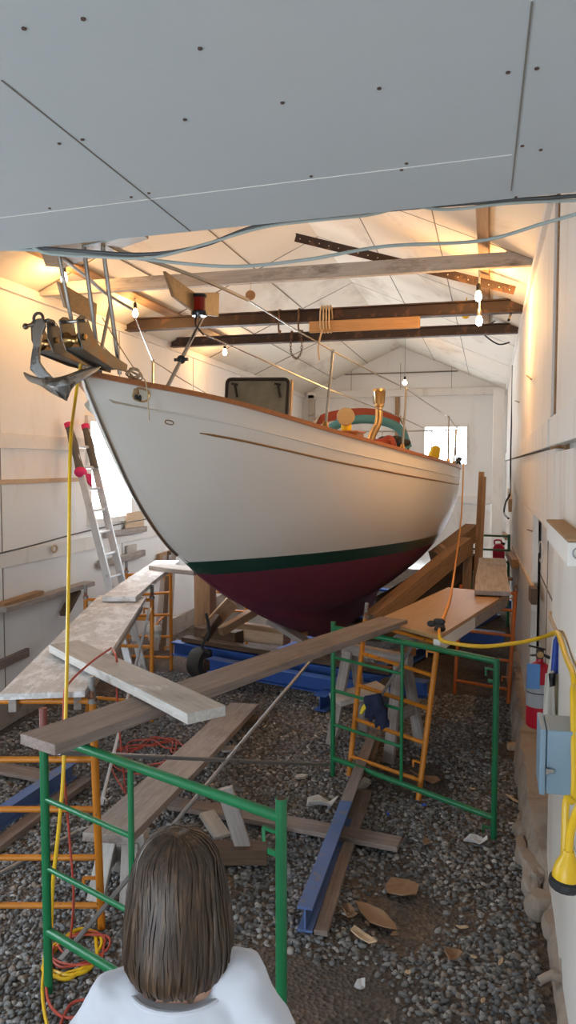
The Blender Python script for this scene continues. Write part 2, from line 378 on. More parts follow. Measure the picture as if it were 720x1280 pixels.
for y in (2.07, 2.8, 3.53): b.box((XL + .02, y, 1.65), (.04, .07, 1.1))
w4 = struct(b.build('window_added_2', 'trim_white', bevel=.004)); b = B(); b.box((XL - .07, 2.8, 1.65), (.006, 1.4, 1.1)); b.build('pane', 'glass', w4)  # added window out of view, to light the near wall and foreground
# battens along the left wall
def on_wall_strip(name, x, z, h, y0, y1, th, mat): b = B(); b.box((x + th / 2, (y0 + y1) / 2, z), (abs(th), y1 - y0, h)); return struct(b.build(name, mat, bevel=.004))
za, zb = on_x(60, 545, XL + .02).z, on_x(60, 562, XL + .02).z
on_wall_strip('trim_1', XL, (za + zb) / 2, za - zb, 3.8, WY0 - .07, .025, 'trim_white')
on_wall_strip('trim_2', XL, on_x(40, 693, XL).z, .15, 3.8, 14, .025, 'trim_white')
on_wall_strip('trim_3', XL, on_x(50, 601, XL).z, .045, 4, WY0 - .25, .03, 'timber_pale')
on_wall_strip('trim_4', XL, ZL - .03, .10, YF, YB, .035, 'trim_white')
on_wall_strip('baseboard_left', XL, .12, .26, YF, YB, .03, 'concrete')
b = B()
for y in (6.3, 8.75, 11.2, 13.6): b.box((XL + .002, y, 2.1), (.006, .008, 4.2))
struct(b.build('trim_5', 'seam'))

# back wall with window, gable and big door
pa, pb = on_y(531, 534, YB), on_y(583, 580, YB)
da, db = on_y(560, 629, YB), on_y(617, 700, YB)
b = B(); cells(b, 'y', YB, .14, XL - .14, XR + .3, -.1, ZR, [(pa.x, pb.x, pb.z, pa.z), (da.x - 1.6, db.x, -.1, da.z)])
b.prism([(XL - .14, YB, ZR), (XR + .3, YB, ZR), (XR + .3, YB, ZR), (XM, YB, ZM + .1), (XL - .14, YB, ZL)], (0, .14, 0))
struct(b.build('wall_back', 'wall'))
b = B(); cx, cz, ww, hh = (pa.x + pb.x) / 2, (pa.z + pb.z) / 2, pb.x - pa.x, pa.z - pb.z
for z in (pa.z + .02, pb.z - .02): b.box((cx, YB - .02, z), (ww + .1, .05, .05))
for x in (pa.x - .02, cx, pb.x + .02): b.box((x, YB - .02 if x != cx else YB + .06, cz), (.05 if x != cx else .03, .05, hh))
w2 = struct(b.build('window_2', 'trim_white', bevel=.003)); b = B(); b.box((cx, YB + .09, cz), (ww, .006, hh)); b.build('pane', 'glass', w2)
b = B(); dx0, dx1 = da.x - 1.56, db.x - .055; b.box(((dx0 + dx1) / 2, YB + .08, da.z / 2), (dx1 - dx0, .05, da.z + .04))
for x in np.linspace(dx0 + .3, dx1 - .3, 6): b.box((x, YB + .05, da.z / 2), (.015, .012, da.z))
for z in (.5, 1.5): b.box(((dx0 + dx1) / 2, YB + .045, z), (dx1 - dx0 - .1, .02, .14))
struct(b.build('door_1', 'trim_white', bevel=.003))
b = B(); b.box(((dx0 + db.x) / 2, YB - .03, da.z + .09), (db.x - dx0 + .3, .06, .17)); struct(b.build('trim_6', 'trim_white', bevel=.004))
zt = on_y(500, 491, YB - .1).z
b = B(); b.box(((on_y(385, 490, YB).x + XR) / 2, YB - .06, zt), (XR - on_y(385, 490, YB).x, .12, .17)); struct(b.build('trim_7', 'trim_white', bevel=.006))
b = B(); xp = on_y(389, 520, YB - .1).x; b.box((xp, YB - .06, zt / 2), (.16, .12, zt)); struct(b.build('trim_8', 'beam_paint', bevel=.006))
b = B(); xp = on_y(496, 520, YB - .1).x; b.box((xp, YB - .05, zt / 2 - .05), (.09, .08, zt - .1)); struct(b.build('trim_9', 'timber', bevel=.004))
b = B(); xp = on_y(621, 560, 17.6).x; b.box((xp + .03, 17.7, 2.1), (.24, .22, 4.2)); struct(b.build('trim_10', 'trim_white', bevel=.006))
b = B(); z2 = on_y(440, 447, YB).z
b.box((XM, YB - .03, 4.72), (2.7, .03, .025))
for x in (-3.3, -2.1, -.9): b.box((x, YB - .004, 4.6), (.01, .01, .7))
struct(b.build('trim_11', 'seam'))

# right wall: inner wall, the proud panels on it, the gap and the recess
yA, yB_, yS = on_x(691, 700, XR).y, on_x(665, 700, XR).y, on_x(694, 400, XR).y
yG0, yG1 = on_x(697.5, 400, XR).y, on_x(691, 400, XR).y
zc = on_x(690, 668, XR).z
b = B(); b.box((XR + .155, (YF + YB) / 2, 2.1), (.16, YB - YF, 4.5)); struct(b.build('wall_right', 'trim_white'))
def panel(name, y0, y1, z0, z1, mat='wall_warm', x=XR, th=.05, bend=0):
    b = B(); n = 10; rows = []
    for i in range(n + 1):
        y = y0 + (y1 - y0) * i / n; o = -bend * math.sin(PI * i / n)
        rows.append([Vector((x + o, y, z0)), Vector((x + o, y, z1)), Vector((x + th, y, z1)), Vector((x + th, y, z0))])
    b.grid(rows, closed=True); k = len(b.v); b.f += [(0, 1, 2, 3), (k - 4, k - 1, k - 2, k - 3)]; b.m += [0, 0]
    return struct(b.build(name, mat))
panel('trim_12', YF, yG0, 2.62, ZR - .02); panel('trim_13', yG1, YB, 2.62, ZR - .04, bend=.03)
panel('trim_14', YF, yA - .02, .06, 2.58); panel('trim_15', yA + .02, YB, zc, 2.6); panel('trim_16', yB_, YB, 0, zc - .004)
b = B(); b.box((XR + .062, (yG0 + yG1) / 2, 2.95), (.024, yG1 - yG0 + .1, 2.7)); b.box((XR + .04, yG1 - .05, 3.3), (.05, .07, 1.8)); struct(b.build('trim_17', 'timber'))
b = B(); b.box((XR - .012, (YF + yS) / 2 - .05, 2.70), (.03, yS - YF - .05, .17)); struct(b.build('trim_18', 'wall_warm', bevel=.004))
b = B(); b.box((XR - .012, (yS + YB) / 2 + .06, 2.70), (.03, YB - yS, .17)); struct(b.build('trim_19', 'wall_warm', bevel=.004))
b = B(); b.box((XR + .02, yS + .03, 2.70), (.06, .07, .2)); struct(b.build('trim_20', 'timber'))
b = B(); b.box((XR - .015, (yB_ + 15) / 2 - .02, .09), (.03, 15 - yB_, .2)); struct(b.build('baseboard_right', 'timber'))
b = B(); b.box((XR + .073, (yA + yB_) / 2 + .3, 1.3), (.006, .02, 2)); b.box((XR + .073, (yA + yB_) / 2, 1.55), (.006, 2.6, .014)); struct(b.build('trim_21', 'seam'))
b = B(); zq = roof_z(XR - .05)
b.box((XR - .02, (yS + YB) / 2, ZR - .06), (.05, YB - yS, .07)); struct(b.build('trim_22', 'trim_white', bevel=.004))
# concrete footing under the right wall
b = B(); rows = []
for i in range(161):
    y = 3.0 + 6.4 * i / 160; n1 = noise.fractal(Vector((y * 1.7, 0, 0)), .6, 2.1, 5) * 1.5; n2 = noise.fractal(Vector((y * 2.3, 5, 0)), .6, 2.1, 5) * 1.5
    k_ = min(1, max(0, (y - 4.5) / .5)); x0 = (.355 + .01 * n1) * (1 - k_) + (.27 + .03 * n1) * k_; zt_ = (.07 + .03 * n2) * (1 - k_) + .27 * k_
    rows.append([Vector((x0 - .03, y, -.08)), Vector((x0 - .01, y, zt_ * .55)), Vector((x0 + .02, y, zt_)), Vector((.56, y, zt_ + .01)), Vector((.56, y, -.08))])
b.grid(rows, closed=True); struct(b.build('trim_23', 'concrete'))

# roof lining, two slopes
b = B(); th = .1
b.prism([(XL - .2, YF, roof_z(XL) - .075), (XM, YF, ZM), (XM, YF, ZM + th), (XL - .2, YF, roof_z(XL) + th - .075)], (0, YB - YF + .2, 0))
b.prism([(XM, YF, ZM), (XR + .25, YF, roof_z(XR + .25)), (XR + .25, YF, roof_z(XR + .25) + th), (XM, YF, ZM + th)], (0, YB - YF + .2, 0))
for y in (4.9, 6.95, 9.4, 11.85, 14.3):
    for x0, x1 in ((XL, XM), (XM, XR)):
        b.beam((x0, y, roof_z(x0) + .002), (x1, y, roof_z(x1) + .002), .012, .008, m=1)
for x in (-3.7, -2.9, -1.3, -.5): b.beam((x, 3, roof_z(x) + .001), (x, YB, roof_z(x) + .001), .010, .008, m=1)
ceil2 = struct(b.build('ceiling', ['lining', 'seam']))
# loft: flat lower ceiling overhead
e1, e2 = on_z(0, 314, 3.42), on_z(720, 240, 3.42); YE = e2.y
b = B(); x0, x1 = XL, XR + .15
ya = e1.y + (e2.y - e1.y) * (x0 - e1.x) / (e2.x - e1.x); yb = e1.y + (e2.y - e1.y) * (x1 - e1.x) / (e2.x - e1.x)
b.prism([(x0, YF, 3.42), (x1, YF, 3.42), (x1, yb, 3.42), (x0, ya, 3.42)], (0, 0, .2))
def ceil_line(pa, pb, w, m): p, q = on_z(*pa, 3.42), on_z(*pb, 3.42); b.beam(p, q, w, .004, m=m)
ceil_line((665, 2), (639, 238), .004, 1); ceil_line((2, 100), (238, 289), .004, 1)
ceil_line((0, 272), (640, 193), .0025, 2); ceil_line((-200, 60), (-120, 200), .004, 1)
for px, py in ((104, 23), (635, 90), (671, 85), (474, 110), (353, 128), (231, 149), (103, 174), (74, 179), (186, 241), (164, 246), (62, 260), (389, 220), (508, 204), (502, 212), (653, 182), (676, 187), (645, 246), (30, 35), (250, 60)):
    b.lathe([(.0055, -.003), (.0055, .002)], on_z(px, py, 3.42), n=8, m=3)
struct(b.build('ceiling_2', ['drywall', 'seam', 'trim_white', 'hole']))

V = Vector
# ------------------------------------------------------------------ beams under the roof
def beam_obj(p0, p1, w, h, mat, name, label, cat, steel=False, grp=None):
    b = B(); f = frame(p0, p1)
    if steel: b.ibeam(p0, p1, w, h, .014, .012)
    else: b.beam(p0, p1, w, h)
    return tag(b.build(name, mat, fr=f, bevel=.003), label, cat, grp)
def span(pxl, pxr, zr):  # from a right wall seat to where the sight line meets the same height further over
    p1 = on_x(*pxr, XR + .02); p0 = on_z(*pxl, p1.z); return p0, p1
def tie(pl, pr, y): p, q = on_y(*pl, y), on_y(*pr, y); z = (p.z + q.z) / 2; return V((XL + .03, y, z + (p.z - q.z) * .3)), V((XR - .02, y, z - (p.z - q.z) * .3))
p0, p1 = tie((120, 358), (640, 325), 7.0)
beam_obj(p0, p1, .07, .125, 'beam_paint', 'tie_beam', 'flaking pale timber tie beam spanning the shed under the roof', 'beam')
i1 = tie((170, 406), (636, 383), 8.9); beam_obj(*i1, .13, .15, 'rust_beam', 'steel_beam', 'dark steel beam with hooks, nearer of the two under the roof', 'beam', True)
i2 = tie((225, 428), (632, 411), 10.3); beam_obj(*i2, .12, .13, 'rust_beam', 'steel_beam', 'thinner dark steel beam with chain, further of the two under the roof', 'beam', True)
# perforated angle iron under the lining
a0, a1 = at(370, 293, 7.8), at(643, 359, 7.45)
b = B(); f = frame(a0, a1); b.beam(a0, a1, .075, .006); b.beam(a0 - f.to_3x3().col[1] * .035 - Vector((0, 0, .04)), a1 - f.to_3x3().col[1] * .035 - Vector((0, 0, .04)), .006, .085)
for i in range(22):
    p = a0.lerp(a1, (i + .5) / 22) - f.to_3x3().col[1] * .0385 - Vector((0, 0, .045)); b.lathe([(.006, -.002), (.006, .002)], p, f.to_3x3().col[1], 8, 1)
tag(b.build('angle_iron', ['rust_beam', 'paper'], fr=f), 'brown perforated angle iron running diagonally below the roof lining', 'angle iron')
# boards in the length of the roof that carry the bulbs
def roof_board(x, y0, y1, w, name, label, mat='timber'):
    z0 = roof_z(x) - .03; b = B(); n = Vector((-(roof_z(x + .1) - roof_z(x - .1)) / .2, 0, 1)).normalized()
    b.beam((x, y0, z0), (x, y1, z0), w, .03, up=n); return tag(b.build(name, mat, fr=frame((x, y0, z0), (x, y1, z0), n)), label, 'board')
def x_at(px, py, z): return on_z(px, py, z)
lb = on_z(110, 350, 4.75); roof_board(-4.0, 3.6, 11.6, .11, 'lamp_board', 'brown board on the roof slope above the window wall, carrying three bulbs')
roof_board(-.08, 4.4, 10.9, .10, 'lamp_board', 'orange brown board on the roof slope near the cabled wall, carrying two bulbs')
BULBS = []
def bulb(p, up, label, watts, mat='bulb', rad=.032, top=None):
    t = thing('light_bulb', p + Vector((0, 0, .12)), label, 'light bulb', None)
    b = B(); b.lathe([(.001, -.05), (.018, -.047), (rad, -.02), (rad, .0), (.022, .028), (.014, .05)], p, (0, 0, 1), 14); b.build('globe', mat, t, smooth=True)
    b = B(); b.lathe([(.016, .045), (.022, .05), (.022, .10), (.012, .12)], p, (0, 0, 1), 12); b.build('socket', 'black_gloss', t, smooth=True)
    if top is not None: B().tube([p + Vector((0, 0, .11)), top], .006, 6).build('flex', 'white_cable', t)
    l = bpy.data.lights.new('bulb light', 'POINT'); l.energy = watts; l.color = (1, .50, .15); l.shadow_soft_size = .06
    o = bpy.data.objects.new('bulb light', l); link(o, t, Matrix.Translation(p + Vector((0, 0, -.09)))); return t
def bulb_at(px, py, x, label, w, mat='bulb'):
    r = ray(px, py); t = x / r.x; p = EYE + r * t; p.z = min(p.z, roof_z(p.x) - .13); q = Vector((p.x, p.y, roof_z(p.x) - .045)); bulb(p, None, label, w, mat, top=q)
bulb_at(80, 347, -4.0, 'lit bulb above the anchor, nearest of the three over the window wall', 6)
bulb_at(169, 391, -4.0, 'lit bulb over the window wall, middle one of the three', 7)
bulb_at(281, 440, -4.0, 'lit bulb over the window wall, furthest of the three', 7, 'bulb_dim')
bulb_at(598, 370, -.13, 'lit bulb glaring above the nearer steel beam end', 15)
bulb_at(599, 401, -.12, 'lit bulb glaring between the two steel beam ends', 15)
p = on_y(506, 478, 15.2); bulb(p, None, 'bare bulb hanging on a wire before the far gable', 10, 'bulb_dim', .045, Vector((p.x, p.y, roof_z(p.x))))
# unlit caged bulb, hung disc, wire loop
p = at(582, 393, 9.3); t = thing('work_light', p, 'yellow caged work light hung on a loop of cord at the steel beam', 'work light')
B().ball(p, .055).build('guard', 'yellow', t, smooth=True); B().lathe([(.03, 0), (.036, .05), (.02, .09)], p, (0, 0, 1), 10).build('handle', 'orange_cord', t)
B().tube(smoothpath([p + Vector((0, 0, .08)), p + Vector((.02, 0, .25)), p + Vector((.06, .1, .36))]), .008, 6).build('flex', 'yellow', t)
p = at(313, 369, 8.2); t = thing('hanging_disc', p, 'small brown wooden disc hanging from the pale tie beam', 'disc')
B().lathe([(.05, -.014), (.055, 0), (.05, .014)], p, -FV, 16).build('disc', 'timber', t); B().tube([p + Vector((0, 0, .05)), p + Vector((.01, 0, .19))], .005, 6).build('cord', 'rope', t)
# work hanging on the steel beams
def lerp(a, e, px): # point of a beam at an image column
    best = min(range(201), key=lambda i: abs(360 + F * (a.lerp(e, i / 200) - EYE).dot(RV) / (a.lerp(e, i / 200) - EYE).dot(FV) - px)); return a.lerp(e, best / 200)
p = lerp(*i1, 393); q = lerp(*i1, 530); dn = Vector((-.02, -.16, -.16)); b = B(); f = frame(p + dn, q + dn)
b.beam(p + dn, q + dn, .05, .13); o = tag(b.build('hung_board', 'ply_tan', fr=f, bevel=.01), 'yellow brown board slung under the nearer steel beam with rope', 'board')
b = B()
for k in range(4): c0 = p + Vector((.12 + .035 * k, -.09, -.06)); b.tube([c0 + Vector((0, -.03 + .10 * math.cos(a), -.01 + .155 * math.sin(a))) for a in [2 * PI * i / 18 for i in range(18)]], .009, 6, closed=True)
b.tube(smoothpath([p + Vector((.14, -.2, -.2)), p + Vector((.1, -.22, -.4)), p + Vector((.11, -.2, -.55))]), .011, 6)
tag(b.build('rope_sling', 'rope', smooth=True), 'tan rope wrapped round the steel beam and the slung board', 'rope')
for k, px in enumerate((351, 376)):
    c0 = lerp(*i1, px); b = B(); b.tube(smoothpath([c0 + Vector((0, .07, .06)), c0 + Vector((0, .0, .085)), c0 + Vector((0, -.075, .07)), c0 + Vector((0, -.085, 0)), c0 + Vector((0, -.1, -.12)), c0 + Vector((0, -.07, -.2)), c0 + Vector((0, -.02, -.16))]), .011, 6)
    tag(b.build('hook', 'rust', smooth=True), ['rusty hook over the nearer steel beam, further from the slung board', 'rusty hook over the nearer steel beam, beside the slung board'][k], 'hook')
ca, cb = lerp(*i2, 366), lerp(*i2, 378); b = B(); pts = smoothpath([ca + Vector((0, .0, .068)), ca + Vector((0, -.066, .062)), ca + Vector((0, -.08, -.2)), (ca + cb) / 2 + Vector((0, -.08, -.3)), cb + Vector((0, -.08, -.2)), cb + Vector((0, -.066, .062)), cb + Vector((0, .0, .068))], 7)
for i, (u, w) in enumerate(zip(pts, pts[1:])):
    d = (w - u).normalized(); sd = Vector((1, 0, 0)) if i % 2 else Vector((0, 1, 0)); sd = (sd - d * sd.dot(d)).normalized(); m_ = (u + w) / 2; L = (w - u).length * .75
    b.tube([m_ + d * L * math.cos(a) + sd * .014 * math.sin(a) for a in [2 * PI * i / 8 for i in range(8)]], .0045, 5, closed=True)
tag(b.build('chain', 'rust', smooth=True), 'short loop of rusty chain hung over the further steel beam', 'chain')

# ------------------------------------------------------------------ cables along the loft edge
def edge_cable(name, pts, r, mat, label): return cord(name, pts, r, mat, label, 'cable')
ec = lambda px, py, d: at(px, py, d)
edge_cable('cable', [ec(-60, 308, 3.3), ec(20, 308, 3.25), ec(90, 313, 3.2), ec(180, 318, 3.15), ec(250, 308, 3.1), ec(320, 283, 3.05), ec(400, 271, 3.0), ec(500, 261, 2.95), ec(600, 253, 2.9), ec(735, 244, 2.8)], .008, 'grey_cable', 'dark grey cable clipped along the edge of the low ceiling')
edge_cable('cable', [ec(-60, 313, 3.3), ec(30, 312, 3.25), ec(150, 321, 3.2), ec(280, 333, 3.15), ec(380, 325, 3.1), ec(480, 308, 3.05), ec(600, 301, 3.0), ec(680, 279, 2.9), ec(740, 262, 2.8)], .007, 'white_cable', 'pale green cable sagging below the edge of the low ceiling')
edge_cable('cable', [ec(-60, 304, 3.3), ec(25, 305, 3.24), ec(60, 317, 3.2), ec(120, 321, 3.17), ec(190, 322, 3.12), ec(260, 304, 3.08), ec(330, 284, 3.03), ec(400, 275, 2.99), ec(460, 269, 2.96), ec(510, 258, 2.93), ec(560, 262, 2.92), ec(640, 254, 2.85), ec(740, 250, 2.8)], .006, 'white_cable', 'thin pale cable looping over the dark one at the ceiling edge')

# ------------------------------------------------------------------ the sailing boat
K = .1; B0 = Vector((-2.4, 4.2, 0)); AX = Vector((math.sin(K), math.cos(K), 0)); PX = Vector((math.cos(K), -math.sin(K), 0))
def bw(s, y, z): return B0 + AX * s + PX * y + Vector((0, 0, z))
def bo(px, py, off):                       # on the fore-and-aft plane a given distance to port of the centre line
    r = ray(px, py); t = (PX.dot(B0) + off - PX.dot(EYE)) / PX.dot(r); return EYE + r * t
def loc(p): d = p - B0; return d.dot(AX), d.dot(PX), p.z
def cur(tab):
    xs = [a for a, _ in tab]; ys = [b_ for _, b_ in tab]
    def fn(x):
        if x <= xs[0]: return ys[0]
        if x >= xs[-1]: return ys[-1]
        i = max(j for j in range(len(xs)) if xs[j] <= x); i = min(i, len(xs) - 2)
        def sl(j):
            if j <= 0: return (ys[1] - ys[0]) / (xs[1] - xs[0])
            if j >= len(xs) - 1: return (ys[-1] - ys[-2]) / (xs[-1] - xs[-2])
            return ((ys[j] - ys[j - 1]) / (xs[j] - xs[j - 1]) + (ys[j + 1] - ys[j]) / (xs[j + 1] - xs[j])) / 2
        h = xs[i + 1] - xs[i]; t = (x - xs[i]) / h
        return (2 * t**3 - 3 * t**2 + 1) * ys[i] + (t**3 - 2 * t**2 + t) * h * sl(i) + (-2 * t**3 + 3 * t**2) * ys[i + 1] + (t**3 - t**2) * h * sl(i + 1)
    return fn
SB = cur([(0, .03), (.22, .17), (.64, .38), (1.05, .56), (1.63, .73), (2.2, .87), (3.0, 1.03), (3.84, 1.15), (5.2, 1.28), (6.5, 1.29), (8, 1.16), (9.6, .93)])
SZ = cur([(0, 3.06), (.22, 3.03), (.64, 2.99), (1.63, 2.87), (2.3, 2.79), (3.84, 2.66), (5.2, 2.57), (6.6, 2.5), (8, 2.46), (9.6, 2.46)])
KZ = cur([(0, 3.05), (.03, 3.0), (.25, 2.69), (.57, 2.29), (.95, 1.95), (1.32, 1.73), (1.81, 1.47), (2.68, 1.11), (4.06, .61), (4.8, .40), (5.4, .37), (6.6, .37)])
CZ = cur([(0, 3.05), (.03, 3.0), (.25, 2.69), (.57, 2.29), (.95, 1.95), (1.32, 1.73), (1.81, 1.47), (2.68, 1.14), (4.0, .90), (5.5, .80), (7, .88), (8.3, 1.08), (9.6, 1.50)])
def keel_z(s):
    if s < 6.6: return KZ(s)
    if s < 7.5: return .37 + (CZ(7.5) - .37) * ((s - 6.6) / .9) ** 2.2
    return CZ(s)
def half(s, z):
    b_, zs, zc, zk = SB(s), SZ(s), CZ(s), keel_z(s)
    w = min(1, max(0, (z - zc) / max(.02, zs - zc)))
    u = min(1, s / 4.5); p = 1.25 + 1.25 * u; q = 1.08 + .62 * u
    y = b_ * (1 - (1 - w) ** p) ** (1 / q)
    ke = .10 * min(1, max(0, (s - .6) / 3)) * min(1, max(0, (z - zk) / .06) ** .5) if s < 7.5 else 0
    fil = .10 * math.exp(-((z - zc) / .16) ** 2) * min(1, max(0, (s - 1.8) / 2)) * (1 if s < 7.5 else 0)
    return max(.016, math.hypot(y, ke) + fil * (1 if z >= zc else math.exp(-((z - zc) / .16) ** 2) > 0))
def stripe(s): zb = 1.615 - .033 * (s - 1.58); return zb, zb + .125
ST = list(np.concatenate([np.linspace(0, .3, 7)[:-1], np.linspace(.3, 2.4, 22)[:-1], np.linspace(2.4, 9.6, 44)]))
def hull_rows(sgn, s):
    zk, zs = keel_z(s), SZ(s); zb, ztp = stripe(s); zb, ztp = max(zb, zk), max(ztp, zk); ztp = max(ztp, zb)
    zz = list(np.linspace(0, 1, 27) ** 1.15 * (zb - zk) + zk) + list(np.linspace(zb, ztp, 4)[1:]) + list(np.linspace(ztp, zs, 21)[1:])
    return [bw(s, sgn * half(s, z), z) for z in zz]
boat = thing('sailboat', bw(5, 0, .37), 'white sailing yacht with green stripe and maroon bottom on a blue cradle', 'sailboat')
b = B()
for sgn in (1, -1):
    R = [hull_rows(sgn, s) for s in ST]; n0 = len(b.f); b.grid(R)
    k = len(R[0]); b.m[n0:] = [(2 if j < 26 else 1 if j < 29 else 0) for i in range(len(R) - 1) for j in range(k - 1)]
# close the keel bottom and the stem face, transom
n0 = len(b.f); b.grid([[hull_rows(1, s)[0], hull_rows(-1, s)[0]] for s in ST])
b.m[n0:] = [0 if keel_z((a + c) / 2) > stripe((a + c) / 2)[1] else 1 if keel_z((a + c) / 2) > stripe((a + c) / 2)[0] else 2 for a, c in zip(ST, ST[1:])]
tr1, tr2 = hull_rows(1, 9.6), hull_rows(-1, 9.6); n0 = len(b.f); b.grid([[p, q] for p, q in zip(tr1, tr2)]); b.m[n0:] = [0] * (len(tr1) - 1)
hull = b.build('hull', ['white_gloss', 'hull_green', 'maroon'], boat, smooth=True)
import bmesh
bm = bmesh.new(); bm.from_mesh(hull.data); bmesh.ops.remove_doubles(bm, verts=bm.verts, dist=.0015); bmesh.ops.recalc_face_normals(bm, faces=bm.faces); bm.to_mesh(hull.data); bm.free()
b = B(); b.grid([[bw(s, y * (SB(s) - .02), SZ(s) - .15 + .05 * (1 - y * y)) for y in np.linspace(-1, 1, 9)] for s in ST[3:]]); b.build('deck', 'deck', boat, smooth=True)
# cap rail, stripe, moulding
def along(off, dz, r0=.0, s0=0.0, s1=9.6, n=90): return [(s, bw(s, SB(s) + r0, SZ(s) + dz)) for s in np.linspace(s0, s1, n)]
b = B()
for sgn in (1, -1):
    rows = []
    for s in np.linspace(0, 9.6, 90):
        o, z = SB(s), SZ(s); rows.append([bw(s, sgn * (o + .022), z - .018), bw(s, sgn * (o + .024), z + .014), bw(s, sgn * max(0, o - .05), z + .026), bw(s, sgn * max(0, o - .05), z - .018)])
    b.grid(rows, closed=True)
b.box(bw(9.6, 0, SZ(9.6)), (1.9, .06, .044), R=Matrix.Rotation(-K, 3, 'Z')); b.build('cap_rail', 'teak', boat, smooth=True)
b = B()
for sgn in (1, -1): b.tube([bw(s, sgn * (half(s, SZ(s) - .25) + .0), SZ(s) - .25) for s in np.linspace(.78, 9.55, 80)], [.004] + [.009] * 78 + [.004], 6)
b.build('cove_stripe', 'gold', boat, smooth=True)
b = B()
for sgn in (1, -1): b.tube([bw(s, sgn * (half(s, SZ(s) - .15)), SZ(s) - .15) for s in np.linspace(.25, 9.55, 80)], .009, 6)
b.build('bulwark_moulding', 'white_gloss', boat, smooth=True)
# fairlead ring and name oval, both sides of the bow
def ring(name, px, py, rx, rz, r, mat, inside=None):
    s = .02
    for _ in range(40):  # find the hull point on the sight line
        best = min(((bw(u, half(u, z), z) - EYE) for u in np.linspace(.02, 1.6, 160) for z in [EYE.z + ray(px, py).z * ((bw(u, SB(u), 0) - EYE).dot(FV) + .15)] if keel_z(u) < z < SZ(u)), key=lambda d: abs(360 + F * d.dot(RV) / d.dot(FV) - px)); break
    p = best + EYE; u, _, z = loc(p); n = (bw(u, half(u, z), z) - bw(u + .02, half(u + .02, z), z)).cross(Vector((0, 0, 1))); n = n if n.dot(PX) > 0 else -n; n.normalize()
    tz = (bw(u, half(u, z + .02), z + .02) - p).normalized(); tx = tz.cross(n).normalized(); n = tx.cross(tz); n = n if n.dot(PX) > 0 else -n
    pts = [p + tx * rx * math.copysign(abs(math.cos(a)) ** .7, math.cos(a)) + tz * rz * math.copysign(abs(math.sin(a)) ** .8, math.sin(a)) + n * .003 for a in [2 * PI * i / 28 for i in range(28)]]
    o = B().tube(pts, r, 8, closed=True).build(name, mat, boat, smooth=True)
    if inside:
        b = B(); m_ = len(pts); b.add([q + n * .002 for q in pts] , [tuple(range(m_))], 0)
        b.box(p - tx * rx * .75 + tz * rz * .3 + n * .002, (.03, .03, .035), 1); b.box(p - tx * rx * .6 - tz * rz * .55 + n * .003, (.025, .02, .03), 2); b.ball(p - tx * rx * .1 - tz * rz * .5 + n * .004, (.012, .012, .022), 2)
        b.build('fairlead_opening', ['deck', 'timber', 'black'], o)
ring('fairlead', 176, 499, .055, .040, .007, 'brass', True)
ring('oval_emblem', 212, 531, .032, .013, .0035, 'gold')
# stem band
b = B(); b.tube([bw(s - .008, 0, keel_z(s) - .0) for s in np.linspace(.01, 1.15, 26)], .013, 8); b.build('stem_band', 'stainless', boat, smooth=True)

# bow roller channels
def roller(pix, floor_pix, ax_pix, pin_pix, yo, wd=.115):
    poly = [bo(px, py, yo) for px, py in pix]
    for i, dy in enumerate((0, -wd)):
        o = B().prism([p + PX * dy for p in poly], PX * .010).build('roller_cheek', 'steel_dull', boat, bevel=.003)
        b2 = B(); b2.lathe([(.018, 0), (.018, .012), (.01, .016)], bo(*ax_pix, yo) + PX * (dy + .01) + Vector((0, 0, .012)), PX, 14); b2.build('bolt', 'bronze', o, smooth=True)
    a_, e_ = bo(*floor_pix[0], yo), bo(*floor_pix[1], yo)
    B().prism([a_, e_, e_ - PX * wd, a_ - PX * wd], (0, 0, .012)).build('channel_floor', 'steel_dull', boat)
    c = bo(*ax_pix, yo) - PX * (wd / 2 - .005); h = wd / 2 - .008
    B().lathe([(.042, -h), (.045, -h + .006), (.022, -.012), (.022, .012), (.045, h - .006), (.042, h)], c, PX, 20).build('roller', 'bronze', boat, smooth=True)
    c = bo(*pin_pix, yo); B().tube([c - PX * (wd + .03), c + PX * .035], .010, 8).build('keeper_pin', 'stainless', boat, smooth=True)
roller([(95, 398), (99, 394.5), (104, 395), (109, 401), (113, 412), (117, 423), (124, 433), (143, 446), (158, 456), (157, 465), (138, 460), (103, 437), (97, 420)], [(104, 436), (150, 462)], (103, 424), (101, 401), .215)
roller([(58, 402), (61, 398.5), (66, 400), (74, 411), (82, 424), (90, 437), (104, 446), (125, 455), (125, 462), (104, 457), (66, 441), (59, 424)], [(67, 440), (118, 459)], (68, 428), (64, 406), -.09)
# pulpit
tubeS = .0135
pu = [bo(310, 375, .50), bo(264, 354, .43), bo(215, 335, .33), bo(155, 315, .22)]
front = [bw(-.05, .17, 3.82), bw(-.12, 0, 3.84), bw(-.05, -.17, 3.82)]
stb = [bw(loc(p)[0], -loc(p)[1], p.z) for p in pu]
b = B(); b.tube(smoothpath(pu + front + stb[::-1], 6), tubeS, 8); b.build('pulpit_rail', 'stainless', boat, smooth=True)
for sg in (1, -1):
    for (ppx, off) in (((266, 394, 231, 484), .42), ((95, 415, 66, 330), .16)):
        if off > .3: top = bo(ppx[0], ppx[1], off); s = loc(bo(ppx[2], ppx[3], off))[0]; bot = bw(s, (SB(s) - .03), SZ(s) + .01); top = bw(loc(top)[0], off, top.z + .12)
        else: bot = bw(.18, .14, 3.07); top = bw(-.02, .16, 3.82)
        if sg < 0: top, bot = [bw(loc(q)[0], -loc(q)[1], q.z) for q in (top, bot)]
        B().tube([bot, top], tubeS, 8).build('pulpit_leg', 'stainless', boat, smooth=True)
        if off > .3 and sg > 0:
            q = bot.lerp(top, .30); b = B(); b.ball(q, .03); b.beam(q - PX * .05, q + PX * .05, .02, .02); b.build('clamp', 'black', boat)
